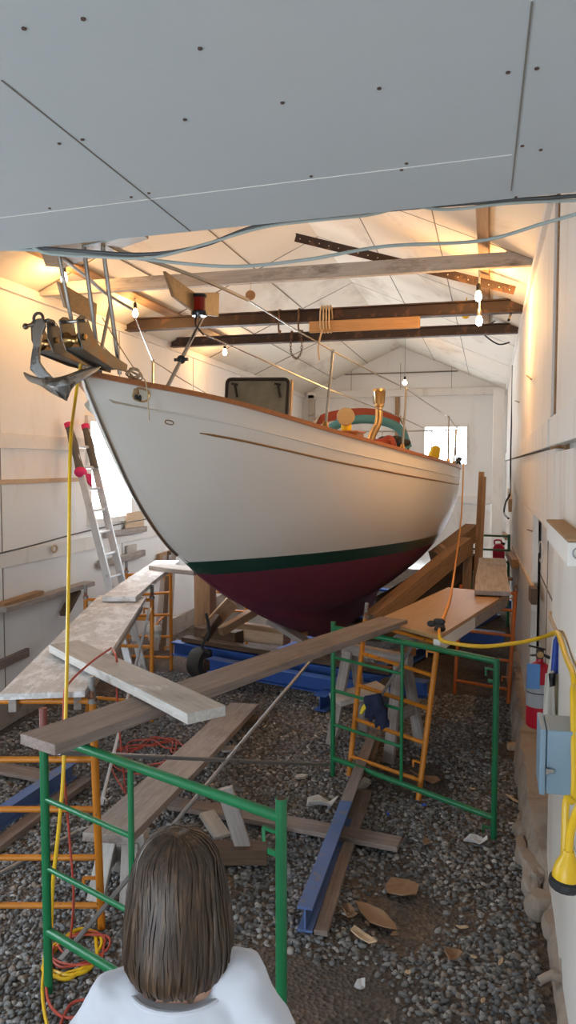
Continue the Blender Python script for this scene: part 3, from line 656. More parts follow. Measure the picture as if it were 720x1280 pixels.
B().tube([bw(.1, .05, 3.07), bw(-.07, .06, 3.83)], tubeS, 8).build('pulpit_leg', 'stainless', boat, smooth=True)
# bow seat plank in the rail, and the lamp boards
sp_ = [on_z(57, 333, 3.80), on_z(81, 335, 3.80), on_z(186, 299, 3.80), on_z(150, 270, 3.80), on_z(45, 300, 3.80)]
o = B().prism(sp_, (0, 0, .022)).build('seat_plank', 'board_brown', boat, bevel=.004)
B().beam(on_z(105, 308, 3.797), on_z(146, 298, 3.797), .022, .004).build('paint_mark', 'white_cable', o)
def lamp_board(pix, off, name): return B().prism([bo(px, py, off) for px, py in pix], PX * .022).build(name, 'board_brown', boat, bevel=.003)
lamp_board([(203, 339), (240, 366), (271, 366), (270, 396), (242, 392), (214, 371)], .415, 'lamp_board')
lamp_board([(70, 352), (118, 380), (117, 404), (79, 384)], -.30, 'lamp_board')
p = bo(249, 381, .455); b = B(); b.lathe([(.05, -.075), (.055, -.06), (.055, -.045), (.04, -.04)], p, (0, 0, 1), 16); b.lathe([(.04, .045), (.052, .05), (.052, .065), (.02, .075)], p, (0, 0, 1), 16); nl = b.build('navigation_light', 'black_gloss', boat, smooth=True)
B().lathe([(.042, -.045), (.042, .048)], p, (0, 0, 1), 16).build('lens', 'lens_red', nl, smooth=True)
B().tube(smoothpath([p + Vector((-.02, 0, -.07)), p + Vector((-.025, 0, -.13)), p + Vector((.03, 0, -.2))]), .006, 6).build('lamp_wire', 'black', nl)
# rope lashing by the roller tail
b = B(); q = bw(.30, .17, 3.085)
for k in range(5): b.tube([q + AX * (.012 * k - .02) + PX * (.05 - .006 * (k % 3)) * math.cos(a + k) + Vector((0, 0, (.022 + .006 * (k % 2)) * math.sin(a + k) + .008 * k * math.cos(a))) for a in [2 * PI * i / 14 for i in range(14)]], .005, 6, closed=True)
b.tube(smoothpath([q, q + PX * .08 + Vector((0, 0, -.05)), q + PX * .1 + Vector((0, 0, -.22)), q + PX * .105 + Vector((0, 0, -.3))]), .004, 6)
b.tube(smoothpath([q + Vector((0, 0, .03)), bw(.12, .16, 3.26), bw(-.03, .16, 3.38)]), .0035, 6)
b.build('lashing', 'rope', boat, smooth=True)

# stanchions and life lines
def sheer_at(px):
    s = min(np.linspace(.1, 9.5, 400), key=lambda u: abs(360 + F * (bw(u, SB(u) - .04, SZ(u)) - EYE).dot(RV) / (bw(u, SB(u) - .04, SZ(u)) - EYE).dot(FV) - px)); return s
tops = {1: [pu[0]], -1: [stb[0]]}
for px, top in ((407, (416, 439)), (503, (508, 486)), (None, None), (567, (571, 534))):
    s = sheer_at(px) if px else 6.2
    for sg in (1, -1):
        base = bw(s, sg * (SB(s) - .04), SZ(s) + .02)
        if top: d = (base - EYE).dot(FV) if sg > 0 else None
        if px and sg > 0: tp = at(top[0], top[1], d + .02); ts = loc(tp)
        elif not px: ts = (s, SB(s) - .04, SZ(s) + .62); tp = bw(s, sg * ts[1], ts[2])
        else: tp = bw(ts[0], -ts[1], ts[2])
        b = B(); b.tube([base, tp], .0125, 8); b.ball(tp, .017); so = b.build('stanchion', 'stainless', boat, smooth=True)
        B().lathe([(.035, 0), (.03, .015), (.018, .06)], base - Vector((0, 0, .005)), (0, 0, 1), 12).build('stanchion_base', 'bronze', so, smooth=True); tops[sg].append((tp, base))
for sg in (1, -1):
    T = [tops[sg][0]] + [t[0] for t in tops[sg][1:]]; b = B()
    for a_, e_ in zip(T, T[1:]): b.tube([a_, a_.lerp(e_, .5) - Vector((0, 0, .008)), e_], .006, 6)
    b.build('life_line', 'stainless', boat, smooth=True); b = B(); leg = bw(.75, sg * .42, 3.40)
    L = [leg] + [t[0].lerp(t[1], .5) for t in tops[sg][1:]]
    for a_, e_ in zip(L, L[1:]): b.tube([a_, e_], .005, 6)
    b.build('lower_life_line', 'stainless', boat, smooth=True)
# stern rail
def stq(s, y, z): return bw(s, y, z)
b = B(); b.tube(smoothpath([stq(8.6, 1.05, 3.08), stq(9.2, .95, 3.1), stq(9.62, .7, 3.12), stq(9.7, 0, 3.12), stq(9.62, -.7, 3.12), stq(9.2, -.95, 3.1), stq(8.6, -1.05, 3.08)]), .0125, 8)
for y in (.9, .45, -.45, -.9): b.tube([stq(9.5, y, 2.46), stq(9.6 if abs(y) < .6 else 9.3, y, 3.11)], .0125, 8)
b.build('stern_rail', 'stainless', boat, smooth=True)
# cabin trunk
def trunk(s): return .62 + .1 * math.sin(PI * (s - 3.0) / 4)
b = B(); rows = []
for s in np.linspace(2.95, 7.3, 18):
    w = trunk(s) * min(1, .75 + (s - 2.9)); z0 = SZ(s) - .15; h_ = .02 + .25 * min(1, (s - 2.9) / .4)
    rows.append([bw(s, -w, z0), bw(s, -w + .04, z0 + h_), *[bw(s, y * (w - .04), z0 + h_ + .05 * (1 - y * y)) for y in (-.6, 0, .6)], bw(s, w - .04, z0 + h_), bw(s, w, z0)])
b.grid(rows); n_ = len(b.v); b.f += [tuple(range(7)), tuple(range(n_ - 7, n_))]; b.m += [0, 0]; b.build('cabin_trunk', 'deck', boat, smooth=True)
# open hatch lid standing on the foredeck
hq = [at(281, 530, 7.25), at(357, 545, 7.1), at(361, 474, 7.1), at(284, 474, 7.25)]
hx = (hq[1] - hq[0]).normalized(); hn = hx.cross(hq[3] - hq[0]).normalized()
if hn.dot(FV) > 0: hn = -hn
def rr(q, r, k=5):
    out = []
    for i in range(4):
        p0, p1, p2 = q[i - 1], q[i], q[(i + 1) % 4]; a_ = p1 + (p0 - p1).normalized() * r; e_ = p1 + (p2 - p1).normalized() * r
        for j in range(k + 1): t = j / k; out.append((1 - t) ** 2 * a_ + 2 * t * (1 - t) * p1 + t * t * e_)
    return out
hq[1].z = hq[0].z = min(hq[0].z, hq[1].z)
rim = rr(hq, .05); hl = B().tube(rim, .018, 8, closed=True).build('hatch_rim', 'black', boat, smooth=True)
B().prism([p + hn * .004 for p in rim], -hn * .012).build('hatch_pane', 'acrylic', hl)
B().prism([hq[1] + hx * .02, hq[2] + hx * .02, hq[2] + hx * .02 - hn * .05, hq[1] + hx * .02 - hn * .05], hx * .015).build('hatch_edge', 'timber_pale', hl)
for t in (.13, .83):
    p = hq[3].lerp(hq[2], t) - Vector((0, 0, .05)) + hn * .015; b = B(); b.beam(p, p + hn * .02 + hx * .03 * (1) - Vector((0, 0, .12)), .018, .014); b.beam(p - hx * .03, p + hx * .03, .02, .02); b.build('hatch_handle', 'black', hl)
# cowl vent, box, flue, dodger
p = at(432, 521, 8.7); b = B(); b.lathe([(.098, .03), (.104, .02), (.10, -.02), (.07, -.08), (.03, -.10)], p, -FV, 22); vv = b.build('cowl_vent', 'tan_cloth', boat, smooth=True)
B().lathe([(.09, 0), (.085, .01), (.001, .012)], p - FV * .022, -FV, 22).build('vent_cover', 'tan_cloth', vv, smooth=True)
b = B(); b.lathe([(.05, 0), (.05, .14), (.06, .15), (.06, .24)], p + Vector((0, .05, -.3)), (0, 0, 1), 16); b.build('vent_neck', 'yellow_cloth', vv, smooth=True)
p = at(428, 552, 8.7); b = B(); b.box(p, (.42, .3, .2), R=Matrix.Rotation(-K, 3, 'Z')); b.box(p + Vector((0, 0, .105)), (.46, .34, .02), R=Matrix.Rotation(-K, 3, 'Z')); b.build('deck_box', 'teak', boat, bevel=.006)
p0, p1, p2, p3 = at(461, 560, 9.0), at(466, 543, 9.0), at(473, 528, 9.0), at(474, 506, 9.0)
b = B(); b.tube(smoothpath([p0 - Vector((.02, 0, .18)), p0, p1, p2, p3]), .045, 14); fl = b.build('flue_pipe', 'brass', boat, smooth=True)
b = B(); b.lathe([(.045, -.03), (.06, -.02), (.06, .0), (.052, .005), (.066, .15), (.075, .16), (.07, .185), (.02, .19)], p3, (0, 0, 1), 18)
b.build('flue_cap', 'brass', fl, smooth=True)
for i in range(6): a_ = i * PI / 3; u = Vector((math.cos(a_), math.sin(a_), 0)); b = B(); b.beam(p3 + u * .057 + Vector((0, 0, .01)), p3 + u * .068 + Vector((0, 0, .15)), .012, .01); b.build('cap_bar', 'bronze', fl)
b = B(); b.tube(smoothpath([at(446, 562, 9.3), at(456, 556, 9.3), at(478, 554, 9.3), at(487, 550, 9.3), at(491, 562, 9.3)]), .06, 10); b.build('cushion', 'redwood', boat, smooth=True)
def arch(pix, d0, d1, r, mat, name, flat=None):
    P = smoothpath([at(px, py, d0 + (d1 - d0) * i / (len(pix) - 1)) for i, (px, py) in enumerate(pix)], 6); b = B()
    if flat: b.grid([[p + Vector((0, 0, 0)), p + Vector((0, .0, -flat)), p + FV * .5 + Vector((0, 0, -flat * .7)), p + FV * .5 + Vector((0, 0, .02))] for p in P], closed=True)
    else: b.tube(P, r, 10)
    return b.build(name, mat, boat, smooth=True)
arch([(391, 548), (392, 529), (398, 520), (420, 513), (452, 510), (480, 513), (500, 522)], 10.3, 10.3, .05, 'redwood', 'dodger_top', .12)
arch([(403, 558), (412, 537), (432, 527), (456, 524), (480, 527), (500, 537), (510, 560)], 10.2, 10.2, .06, 'teal', 'dodger_hoop')
arch([(388, 560), (391, 535), (399, 520)], 10.2, 10.3, .02, 'stainless', 'dodger_tube'); arch([(511, 575), (509, 545), (500, 520)], 10.2, 10.3, .02, 'stainless', 'dodger_tube')
p = at(492, 554, 9.8); b = B()
for i in range(14): b.ball(p + Vector((random.uniform(-.22, .22), random.uniform(-.1, .1), random.uniform(-.06, .05))), (.09, .06, .05))
b.build('sail_bag', 'dark_cloth', boat, smooth=True)
p = at(543, 568, 11.6); b = B(); b.lathe([(.08, -.12), (.09, 0), (.06, .12), (.02, .14)], p, (.3, 0, 1), 12); b.build('life_buoy_bag', 'yellow', boat, smooth=True)
p = bw(9.45, .92, 2.53); b = B(); b.lathe([(.05, 0), (.06, .03), (.04, .06), (.045, .12)], p, (.4, .2, 1), 14); b.build('winch', 'black_gloss', boat, smooth=True)

# ------------------------------------------------------------------ anchor stowed in the roller
an = thing('anchor', bw(-.2, -.15, 3.15), 'galvanised plough anchor hanging from the bow rollers of the yacht', 'anchor')
PD = 4.35
def ap(px, py, d=0): return at(px, py, PD + d)
b = B(); sh = [(45, 398), (53, 397), (57, 405), (52, 418), (49, 436), (49, 452), (56, 462), (66, 472), (48, 472), (37, 462), (38, 448), (41, 430), (40, 410)]
b.prism([ap(px, py, -.03) for px, py in sh], FV * .03); b.build('shank', 'galv_bright', an, bevel=.006)
# flukes: a saddle of two curved wings meeting at a keel point
def sm(pl, k=6): return smoothpath(pl, k)
top = sm([ap(29, 464, .06), ap(44, 470, .0), ap(62, 472, -.08), ap(80, 469, -.1), ap(102, 461, -.02), ap(127, 456, .12)])
mid = sm([ap(31, 472, .04), ap(48, 476, -.04), ap(64, 482, -.12), ap(84, 480, -.13), ap(106, 473, -.05), ap(125, 461, .1)])
bot = sm([ap(40, 478, .06), ap(52, 483, .0), ap(68, 494, -.04), ap(84, 500, -.05), ap(86, 484, -.05), ap(110, 472, .02)])
b = B(); b.grid([top, mid, bot]); b.build('fluke', 'galv_bright', an, smooth=True, solid=.016, subsurf=1)
b = B(); b.prism([ap(60, 474, -.1), ap(84, 472, -.1), ap(88, 484, -.1), ap(82, 501, -.06), ap(74, 496, -.1)], FV * .03); b.build('keel_plate', 'steel_dull', an, bevel=.004)
b = B(); b.tube([ap(48, 398) + Vector((.03 * math.cos(a), 0, .03 * math.sin(a))) for a in [2 * PI * i / 14 for i in range(14)]], .009, 8, closed=True); b.tube([ap(32, 408), ap(62, 400)], .011, 8); b.ball(ap(32, 408), .018); b.build('shackle', 'steel_dull', an, smooth=True)

# ------------------------------------------------------------------ cradle trailer and shores
tr = thing('boat_trailer', bw(5, 0, 0), 'blue steel beam trailer with wheels under the yacht', 'trailer')
zt = .36
f0, f1 = on_z(218, 800, zt), on_z(455, 838, zt)
dx = (f1 - f0).normalized(); f1 = f0 + dx * 3.3; dy = Vector((-dx.y, dx.x, 0))
def cross(off, name='cross_beam', L0=0.0, L1=3.3, z=zt - .09, w=.14, h=.16): B().ibeam(f0 + dx * L0 + dy * off + Vector((0, 0, z - zt)), f0 + dx * L1 + dy * off + Vector((0, 0, z - zt)), w, h).build(name, 'blue', tr, bevel=.003)
cross(0); cross(2.6); cross(5.0); cross(-.25, L0=.75, L1=3.1, z=.22)
for L in (.95, 2.35): B().ibeam(f0 + dx * L - dy * .5 + Vector((0, 0, -.26)), f0 + dx * L + dy * 5.4 + Vector((0, 0, -.26)), .14, .16).build('long_beam', 'blue', tr, bevel=.003)
for L in (.50, 2.95):
    for o in (-.1, 4.7):
        p = f0 + dx * L + dy * o; p.z = .17; b = B(); b.lathe([(.06, -.09), (.17, -.09), (.18, -.07), (.18, .07), (.17, .09), (.06, .09)], p, dx, 24); w_ = b.build('wheel', 'tyre', tr, smooth=True)
        b = B(); b.lathe([(.08, -.10), (.09, -.08), (.09, .08), (.08, .10)], p, dx, 16); b.build('hub', 'rust', w_, smooth=True)
# timbers: each stick is its own thing
def stick(name, p0, p1, w, h, mat, label, cat='timber', grp=None, up=(0, 0, 1)):
    f = frame(p0, p1, up); return tag(B().beam(p0, p1, w, h, up).build(name, mat, fr=f, bevel=.006), label, cat, grp)
zb_ = zt + .0
stick('sleeper', f0 + dx * .15 + dy * .02 + Vector((0, 0, .035)), f0 + dx * 2.9 + dy * .02 + Vector((0, 0, .035)), .14, .06, 'timber_dark', 'long dark timber lying along the top of the blue trailer beam')
p = on_z(257, 789, .42); q = p.copy(); q.z = 1.16; p.z = .37
stick('post', p, q, .21, .23, 'timber', 'thick sawn post standing upright under the green stripe at the bow', 'post')
bd = on_z(258, 778, .44)
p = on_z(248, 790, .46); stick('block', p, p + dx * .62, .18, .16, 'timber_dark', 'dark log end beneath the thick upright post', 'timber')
p = on_z(288, 793, .43); q = on_z(352, 800, .43); stick('block', p + Vector((0, 0, .04)), q + (q - p) * .1 + Vector((0, 0, .04)), .2, .17, 'timber_pale', 'pale squared timber lying across the trailer below the keel')
p = at(300, 781, 8.9); stick('bearer', p, p + dx * .9, .1, .06, 'timber', 'thin brown board lying on the pale squared timber')
stick('prop', at(262, 783, 8.75), at(291, 752, 8.75), .12, .16, 'timber', 'stout slanting prop beside the upright post at the forefoot')
stick('prop', at(255, 799, 8.35), at(274, 771, 8.5), .07, .09, 'timber_dark', 'short dark slanting prop with a strap by the trailer end')
stick('prop', at(275, 790, 8.5), at(318, 764, 8.8), .1, .09, 'timber', 'slanting prop with a sawn end reaching under the maroon hull')
stick('prop', at(337, 775, 8.3), at(385, 804, 8.1), .16, .05, 'plank', 'grey board leaning under the forefoot of the keel')
stick('keel_block', bw(5.0, 0, .20) - PX * .7 + Vector((0, 0, .22)), bw(5.0, 0, .42) + PX * .7, .25, .06, 'timber_dark', 'dark flat bearer under the fore end of the keel', 'timber')
stick('keel_block', bw(6.1, 0, .33) - PX * .7, bw(6.1, 0, .33) + PX * .7, .25, .07, 'timber_dark', 'dark flat bearer under the after end of the keel', 'timber')
b = B(); p = at(258, 801, 8.3); b.tube(smoothpath([p + Vector((0, 0, .3)), p + Vector((.05, -.05, .1)), p + Vector((-.02, -.08, -.04)), p + Vector((.06, -.06, -.12))]), .018, 6); tag(b.build('strap', 'dark_cloth', smooth=True), 'black strap hanging round the short dark prop', 'strap')
# raking arms on the near side
stick('raking_timber', at(463, 778, 8.7), at(584, 681, 10.1), .16, .22, 'timber', 'big raking timber beside the stern, brown, longest of the shores', 'timber')
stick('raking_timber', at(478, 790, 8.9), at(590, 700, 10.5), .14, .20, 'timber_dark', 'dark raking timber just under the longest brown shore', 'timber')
stick('raking_timber', at(476, 756, 9.5), at(556, 708, 10.6), .16, .18, 'timber_dark', 'dark raking timber close under the hull', 'timber')
stick('raking_timber', at(545, 700, 10.6), at(591, 664, 11.2), .2, .24, 'timber', 'thick block end at the head of the shores by the tall post', 'timber')
stick('wedge', at(547, 684, 10.0), at(563, 697, 9.9), .1, .12, 'timber', 'short block nailed across the longest brown shore', 'timber')
p = on_z(600, 748, .0); q = at(600, 590, (p - EYE).dot(FV)); stick('tall_post', at(594, 745, 10.4), at(602, 590, 10.4), .075, .10, 'timber', 'tall thin upright post standing beside the yacht stern', 'post')
stick('tall_post', at(599, 745, 10.3), at(605.5, 596, 10.3), .05, .08, 'timber', 'narrower batten nailed along the tall thin post', 'post')
stick('short_post', at(583, 748, 10.2), at(585, 682, 10.2), .12, .14, 'timber', 'short post carrying the head of the longest shore', 'post')
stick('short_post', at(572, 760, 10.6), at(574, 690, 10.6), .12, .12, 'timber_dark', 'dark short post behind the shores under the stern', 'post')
for i, (px, py, d, L) in enumerate(((470, 800, 9.3, .7), (505, 790, 9.8, .9), (530, 775, 10.4, .8))):
    p = at(px, py, d); p.z = .16 + .02 * i; stick('scrap_timber', p, p + Vector((.6 * L, .5 * L, .02)), .14, .1, ['timber', 'timber_pale', 'timber_dark'][i], ['brown', 'pale', 'dark'][i] + ' scrap timber on the ground under the stern shores', 'timber')

# ------------------------------------------------------------------ scaffold frames
def tubes(parts, r, mat, root, name):
    for p0, p1 in parts: B().tube([p0, p1], r, 10).build(name, mat, root, smooth=True)
def brackets(root, base, zs, dirv, mat):
    for z in zs:
        p = base + Vector((0, 0, z)); b = B(); b.beam(p, p + dirv * .085, .012, .012); b.beam(p + dirv * .08, p + dirv * .08 - Vector((0, 0, .05)), .012, .012); b.beam(p - Vector((0, 0, .08)), p + dirv * .06 - Vector((0, 0, .08)), .012, .02); b.build('lock_bracket', mat, root)
def walk_frame(name, A, Bq, hA, hB, top, low, inner, rungs, label, mat='green', grp=None, pinA=None):
    root = thing(name, (A + Bq) / 2, label, 'scaffold frame', grp); d = (Bq - A)
    def P(t, z): q = A.lerp(Bq, t); q.z = A.z * (1 - t) + Bq.z * t + z; return q
    tubes([(P(0, -.02), P(0, hA)), (P(1, -.02), P(1, hB))], .021, mat, root, 'post')
    for t, h in ((0, hA), (1, hB)):
        b = B(); b.lathe([(.0165, -.002), (.0165, .001)], P(t, h), n=12); b.build('post_opening', 'hole', root)
    B().tube([P(0, top), P(1, top)], .021, 10).build('top_rail', mat, root, smooth=True)
    B().tube([P(0, low), P(1, low)], .021, 10).build('bottom_rail', mat, root, smooth=True)
    B().tube([P(inner, low), P(inner, top)], .0135, 10).build('inner_upright', mat, root, smooth=True)
    for z in rungs: B().tube([P(0, z), P(inner, z)], .0125, 10).build('rung', mat, root, smooth=True)
    dn = d.normalized()
    brackets(root, P(1, 0), (top - .06,), -dn, mat); brackets(root, P(1, 0), (low - .08,), -dn, mat)
    if pinA: b = B(); b.lathe([(.0235, hA - .09), (.024, hA - .06), (.0185, hA - .05), (.0185, hA + pinA)], P(0, 0), n=12); b.build('coupling_pin', 'redpin', root, smooth=True)
    return root
GA, GB = on_z(416, 967, 0), on_z(617, 1046, 0)
walk_frame('walk_through_scaffold', GA, GB, 1.25, 1.22, 1.20, .13, .47, (.96, .69, .41), 'green walk-through scaffold frame standing before the leaning orange ladder frame')
FA, FB = Vector((-2.0, 3.08, -.02)), Vector((-.70, 2.55, -.02)); zF = 1.31
walk_frame('walk_through_scaffold', FA, FB, 1.28, 1.335, 1.265, .31, .43, (.955, .62), 'green scaffold frame directly in front of the woman, red pin on one post', pinA=.11)
def narrow_frame(A, Bq, At, Bt, rungs, label, mat='orange', pins=(True, True), grp=None, top=True):
    root = thing('scaffold_ladder', (A + Bq) / 2, label, 'scaffold frame', grp)
    tubes([(A, At), (Bq, Bt)], .0215, mat, root, 'post')
    for t in rungs: B().tube([A.lerp(At, t), Bq.lerp(Bt, t)], .0165, 10).build('rung', mat, root, smooth=True)
    for pp, qq, k in ((A, At, 0), (Bq, Bt, 1)):
        if pins[k]: u = (qq - pp).normalized(); B().lathe([(.0265, -.03), (.0265, .0), (.018, .005), (.018, .115)], qq, u, 12).build('coupling_pin', 'pin', root, smooth=True)
    dn = (Bq - A).normalized()
    for t in (.22, .9): p = Bq.lerp(Bt, t); b = B(); b.beam(p, p - dn * .09, .014, .014); b.beam(p - dn * .085, p - dn * .085 - Vector((0, 0, .05)), .014, .014); b.build('lock_bracket', mat, root)
    return root
V = Vector
A1 = on_z(127, 1160, 0); A0 = A1 - RV * .62; h = V((0, 0, 1.27)); tl = RV * -.03
narrow_frame(A0, A1, A0 + h, A1 + h + tl, (.10, .31, .52, .735, .985), 'orange ladder frame behind the green post with red pin, cables hung over it')
B1t = at(190, 745, 7.35); B1 = V((B1t.x - .02, B1t.y, gz(B1t.x, B1t.y))); B0t = at(107, 745, 7.55); B0_ = V((B0t.x, B0t.y, gz(B0t.x, B0t.y)))
narrow_frame(B0_, B1, B0t, B1t, (.16, .38, .6, .82, .97), 'orange ladder frame under the far end of the wide dusty board')
C1t = at(213, 706, 9.25); C1 = V((C1t.x, C1t.y, gz(C1t.x, C1t.y))); C0t = at(158, 713, 9.45); C0 = V((C0t.x, C0t.y, gz(C0t.x, C0t.y)))
narrow_frame(C0, C1, C0t, C1t, (.12, .32, .53, .74, .95), 'orange ladder frame furthest along the window wall, by the white glove')
D0 = at(262, 800, 10.8); D1 = at(308, 800, 10.6); D0.z = D1.z = .02
narrow_frame(D0, D1, D0 + V((0, 0, 1.0)), D1 + V((0, 0, 1.0)), (.2, .45, .7, .93), 'orange ladder frame half hidden behind the bow shores', pins=(False, False))
E0, E1 = on_z(436, 970, 0), on_z(523, 1000, 0); E0t, E1t = on_z(457, 770, 1.20), on_z(548, 795, 1.19)
E1t = E0t + (E1t - E0t).normalized() * .72; E1t = at(548, 796, (E1t - EYE).dot(FV) - .1)
narrow_frame(E0, E1, E0t, E1t, (.115, .34, .55, .755, .96), 'leaning orange ladder frame with the navy gloves on its rung', pins=(True, False))
F0, F1 = on_z(568, 867, 0), on_z(635, 880, 0); F0t = at(576, 760, 8.5); F1t = at(645, 735, 8.25); F0t.z = F1t.z
narrow_frame(F0, F1, F0t, F1t, (.12, .36, .58, .8, .95), 'orange ladder frame against the cabled wall under the tan platform', 'orange_deep', pins=(False, True))
# dark green frame further back
H0, H1 = at(588, 800, 12.1), at(634, 800, 11.9); H0.z = gz(H0.x, H0.y); H1.z = gz(H1.x, H1.y)
hf = thing('walk_through_scaffold', (H0 + H1) / 2, 'dark green scaffold frame in the far passage by the red jug', 'scaffold frame')
tubes([(H0, H0 + V((0, 0, 1.45))), (H1, H1 + V((0, 0, 1.45)))], .021, 'green_dark', hf, 'post')
for z in (.35, .8, 1.2, 1.42): B().tube([H0 + V((0, 0, z)), H1 + V((0, 0, z))], .016, 8).build('rung', 'green_dark', hf, smooth=True)
# braces
def pipe(name, p0, p1, r, mat, label, flat=True):
    f = frame(p0, p1); b = B(); u = (Vector(p1) - Vector(p0)).normalized(); b.tube([Vector(p0) + u * .04, Vector(p1) - u * .04], r, 10)
    if flat:
        for p, k in ((Vector(p0), 1), (Vector(p1), -1)): b.beam(p - u * .02 * k, p + u * .07 * k, r * 2.2, .006)
    return tag(b.build(name, mat, fr=f, smooth=True), label, 'brace')
pipe('brace', FA + V((.03, .03, 1.17)), GA + V((-.03, 0, .07)), .0125, 'galv', 'grey brace pipe ending low at the foot of the far green frame')
pipe('brace', FA + V((.05, .05, .16)), GA + V((-.02, .0, 1.13)), .0125, 'galv', 'grey brace pipe rising steeply to the top of the far green frame')
p0, p1 = at(187, 762, 7.1), on_z(127, 1003, .03); pipe('brace', p0, p1, .0135, 'alu', 'pale blue grey brace leaning from the dusty board down to the gravel')
p0, p1 = on_z(-30, 1108, .03), on_z(103, 1036, .03); pipe('brace', p0, p1, .014, 'galv', 'grey pipe lying on the gravel behind the orange frame')
p0, p1 = at(556, 742, 6.7), at(418, 860, 6.45); pipe('brace', at(520, 800, 6.1), at(462, 893, 5.75), .0125, 'galv', 'short grey brace pipe behind the gloves on the leaning frame')

# ------------------------------------------------------------------ planks
plank('plank', on_z(46, 923, 1.345), on_z(492, 773, 1.315), .235, .048, 'plank_dark', 'long brown plank bridging the two green frames, lowest of the crossing planks')
wl, wr = on_z(-2, 868, 1.325), on_z(106, 864, 1.325); fl_, fr_ = on_z(124, 744, 1.29), on_z(183, 746, 1.29)
f = frame((wl + wr) / 2, (fl_ + fr_) / 2); b = B(); b.prism([wl, wr, fr_, fl_], (0, 0, -.032)); e = b.build('wide_board', 'ply_dusty', fr=f, bevel=.003)
tag(e, 'wide dusty plaster-splashed board sloping along the window wall', 'board')
for k in (0, 1): p, q = ((wr, fr_), (wl, fl_))[k]; inn = (wl - wr).normalized() * (.05 if k == 0 else -.05); d_ = V((0, 0, -.075)); B().beam(p + inn + d_ + (q - p) * .02, q + inn + d_ - (q - p) * .02, .04, .085).build('edge_batten', 'plank', e, bevel=.003)
plank('plank', on_z(80, 802, 1.385), on_z(259, 888, 1.40), .20, .05, 'plank_pale', 'pale plank lying across the dusty board and the long brown plank')
plank('plank', on_z(148, 746, 1.345), on_z(209, 700, 1.36), .30, .045, 'ply_dusty', 'pale dusty plank from the wide board to the furthest orange frame')
plank('plank', on_z(196, 705, 1.41), on_z(252, 712, 1.40), .26, .05, 'plank_pale', 'pale plank end reaching from the furthest orange frame towards the bow', up=(0, 0, 1))
eA, eB = on_z(134, 1043, .43), on_z(306, 879, .12)
plank('plank', eA, eB, .29, .05, 'plank', 'grey ramp plank sloping up from the gravel to the trestle by the woman')
plank('plank', on_z(216, 1001, .05), on_z(500, 1052, .05), .155, .035, 'plank_dark', 'brown plank lying on the gravel under the blue rail')
plank('plank', on_z(-20, 953, .05), on_z(77, 974, .05), .17, .03, 'plank_dark', 'brown plank lying on the gravel beside the window wall')
pt = [on_z(470, 775, 1.29), on_z(549, 795, 1.29), on_z(634, 742, 1.29), on_z(560, 734, 1.29)]
f = frame((pt[0] + pt[1]) / 2, (pt[2] + pt[3]) / 2); pl = B().prism(pt, (0, 0, -.03)).build('platform', 'ply_tan', fr=f, bevel=.003); tag(pl, 'tan plywood platform with a white edge beside the cabled wall', 'platform')
p, q = pt[1], pt[2]; inn = (pt[0] - pt[1]).normalized() * .025; d_ = V((0, 0, -.075)); m_ = p.lerp(q, .45)
B().beam(p + inn + d_, m_ + inn + d_, .05, .09).build('edge_batten', 'trim_white', pl, bevel=.003); B().beam(m_ + inn + d_, q + inn + d_, .05, .09).build('edge_batten', 'plank', pl, bevel=.003)
plank('plank', on_z(615, 739, 1.345), on_z(615, 697, 1.36), .32, .045, 'plank', 'grey plank laid from the tan platform into the far passage')
# blue rails on the gravel
def rail(p0, p1, w, h, name, label, paint_to, mats=('blue_dusty', 'plank_dark')):
    f = frame(p0, p1); b = B(); m_ = Vector(p0).lerp(Vector(p1), paint_to); u = V((0, 0, .012))
    b.ibeam(p0, m_, w, h, .014, .012, m=0); b.ibeam(m_, p1, w, h, .014, .012, m=1)
    return tag(b.build(name, list(mats), fr=f, bevel=.002), label, 'rail')
r0, r1 = on_z(381, 1150, .075), on_z(470, 915, .075)
rail(r0, r1, .085, .14, 'steel_rail', 'blue painted steel rail on the gravel, brown towards the leaning ladder frame', .45)
sd = (r1 - r0).normalized().cross(V((0, 0, 1)))
plank('batten', r0 + sd * .085 + V((0, 0, -.05)), r0.lerp(r1, .62) + sd * .075 + V((0, 0, -.05)), .075, .03, 'plank_dark', 'brown batten lying along the foot of the blue rail')
r0, r1 = on_z(-60, 1063, .12), on_z(92, 960, .12); rail(r0, r1, .09, .12, 'steel_rail', 'blue topped rail on the gravel behind the red pinned green post', .98)
sd = (r1 - r0).normalized().cross(V((0, 0, 1))); plank('batten', r0 + sd * .12 + V((0, 0, -.06)), r1 + sd * .12 + V((0, 0, -.06)), .1, .045, 'plank_dark', 'brown batten along the blue topped rail near the orange frame')

# trestle under the ramp, loose stand, second trestle
def trestle(name, c, wd, zt_, dr, label, mat='plank', spread=.22, zb=0):
    t = thing(name, V((c.x, c.y, zb)), label, 'trestle'); n = V((-dr.y, dr.x, 0)); top = V((c.x, c.y, zt_))
    f = frame(top - dr * wd / 2, top + dr * wd / 2); B().beam(top - dr * wd / 2 - V((0, 0, .045)), top + dr * wd / 2 - V((0, 0, .045)), .09, .09).build('top_bar', mat, t, fr=f, bevel=.004)
    for a in (-1, 1):
        for k in (-1, 1):
            p = top + dr * a * (wd / 2 - .08) + n * k * .05 - V((0, 0, .06)); q = V((p.x, p.y, zb)) + n * k * spread + dr * a * .03
            B().beam(p, q, .10, .035, up=n).build('leg', mat, t, fr=frame(p, q, n), bevel=.003)
        p = top + dr * a * (wd / 2 - .06) + n * (spread * .6 + .04); q = top + dr * a * (wd / 2 - .06) - n * (spread * .6 + .04); p.z = q.z = zb + (zt_ - zb) * .42
        B().beam(p, q, .03, .10).build('tie', mat, t, fr=frame(p, q), bevel=.003)
    return t
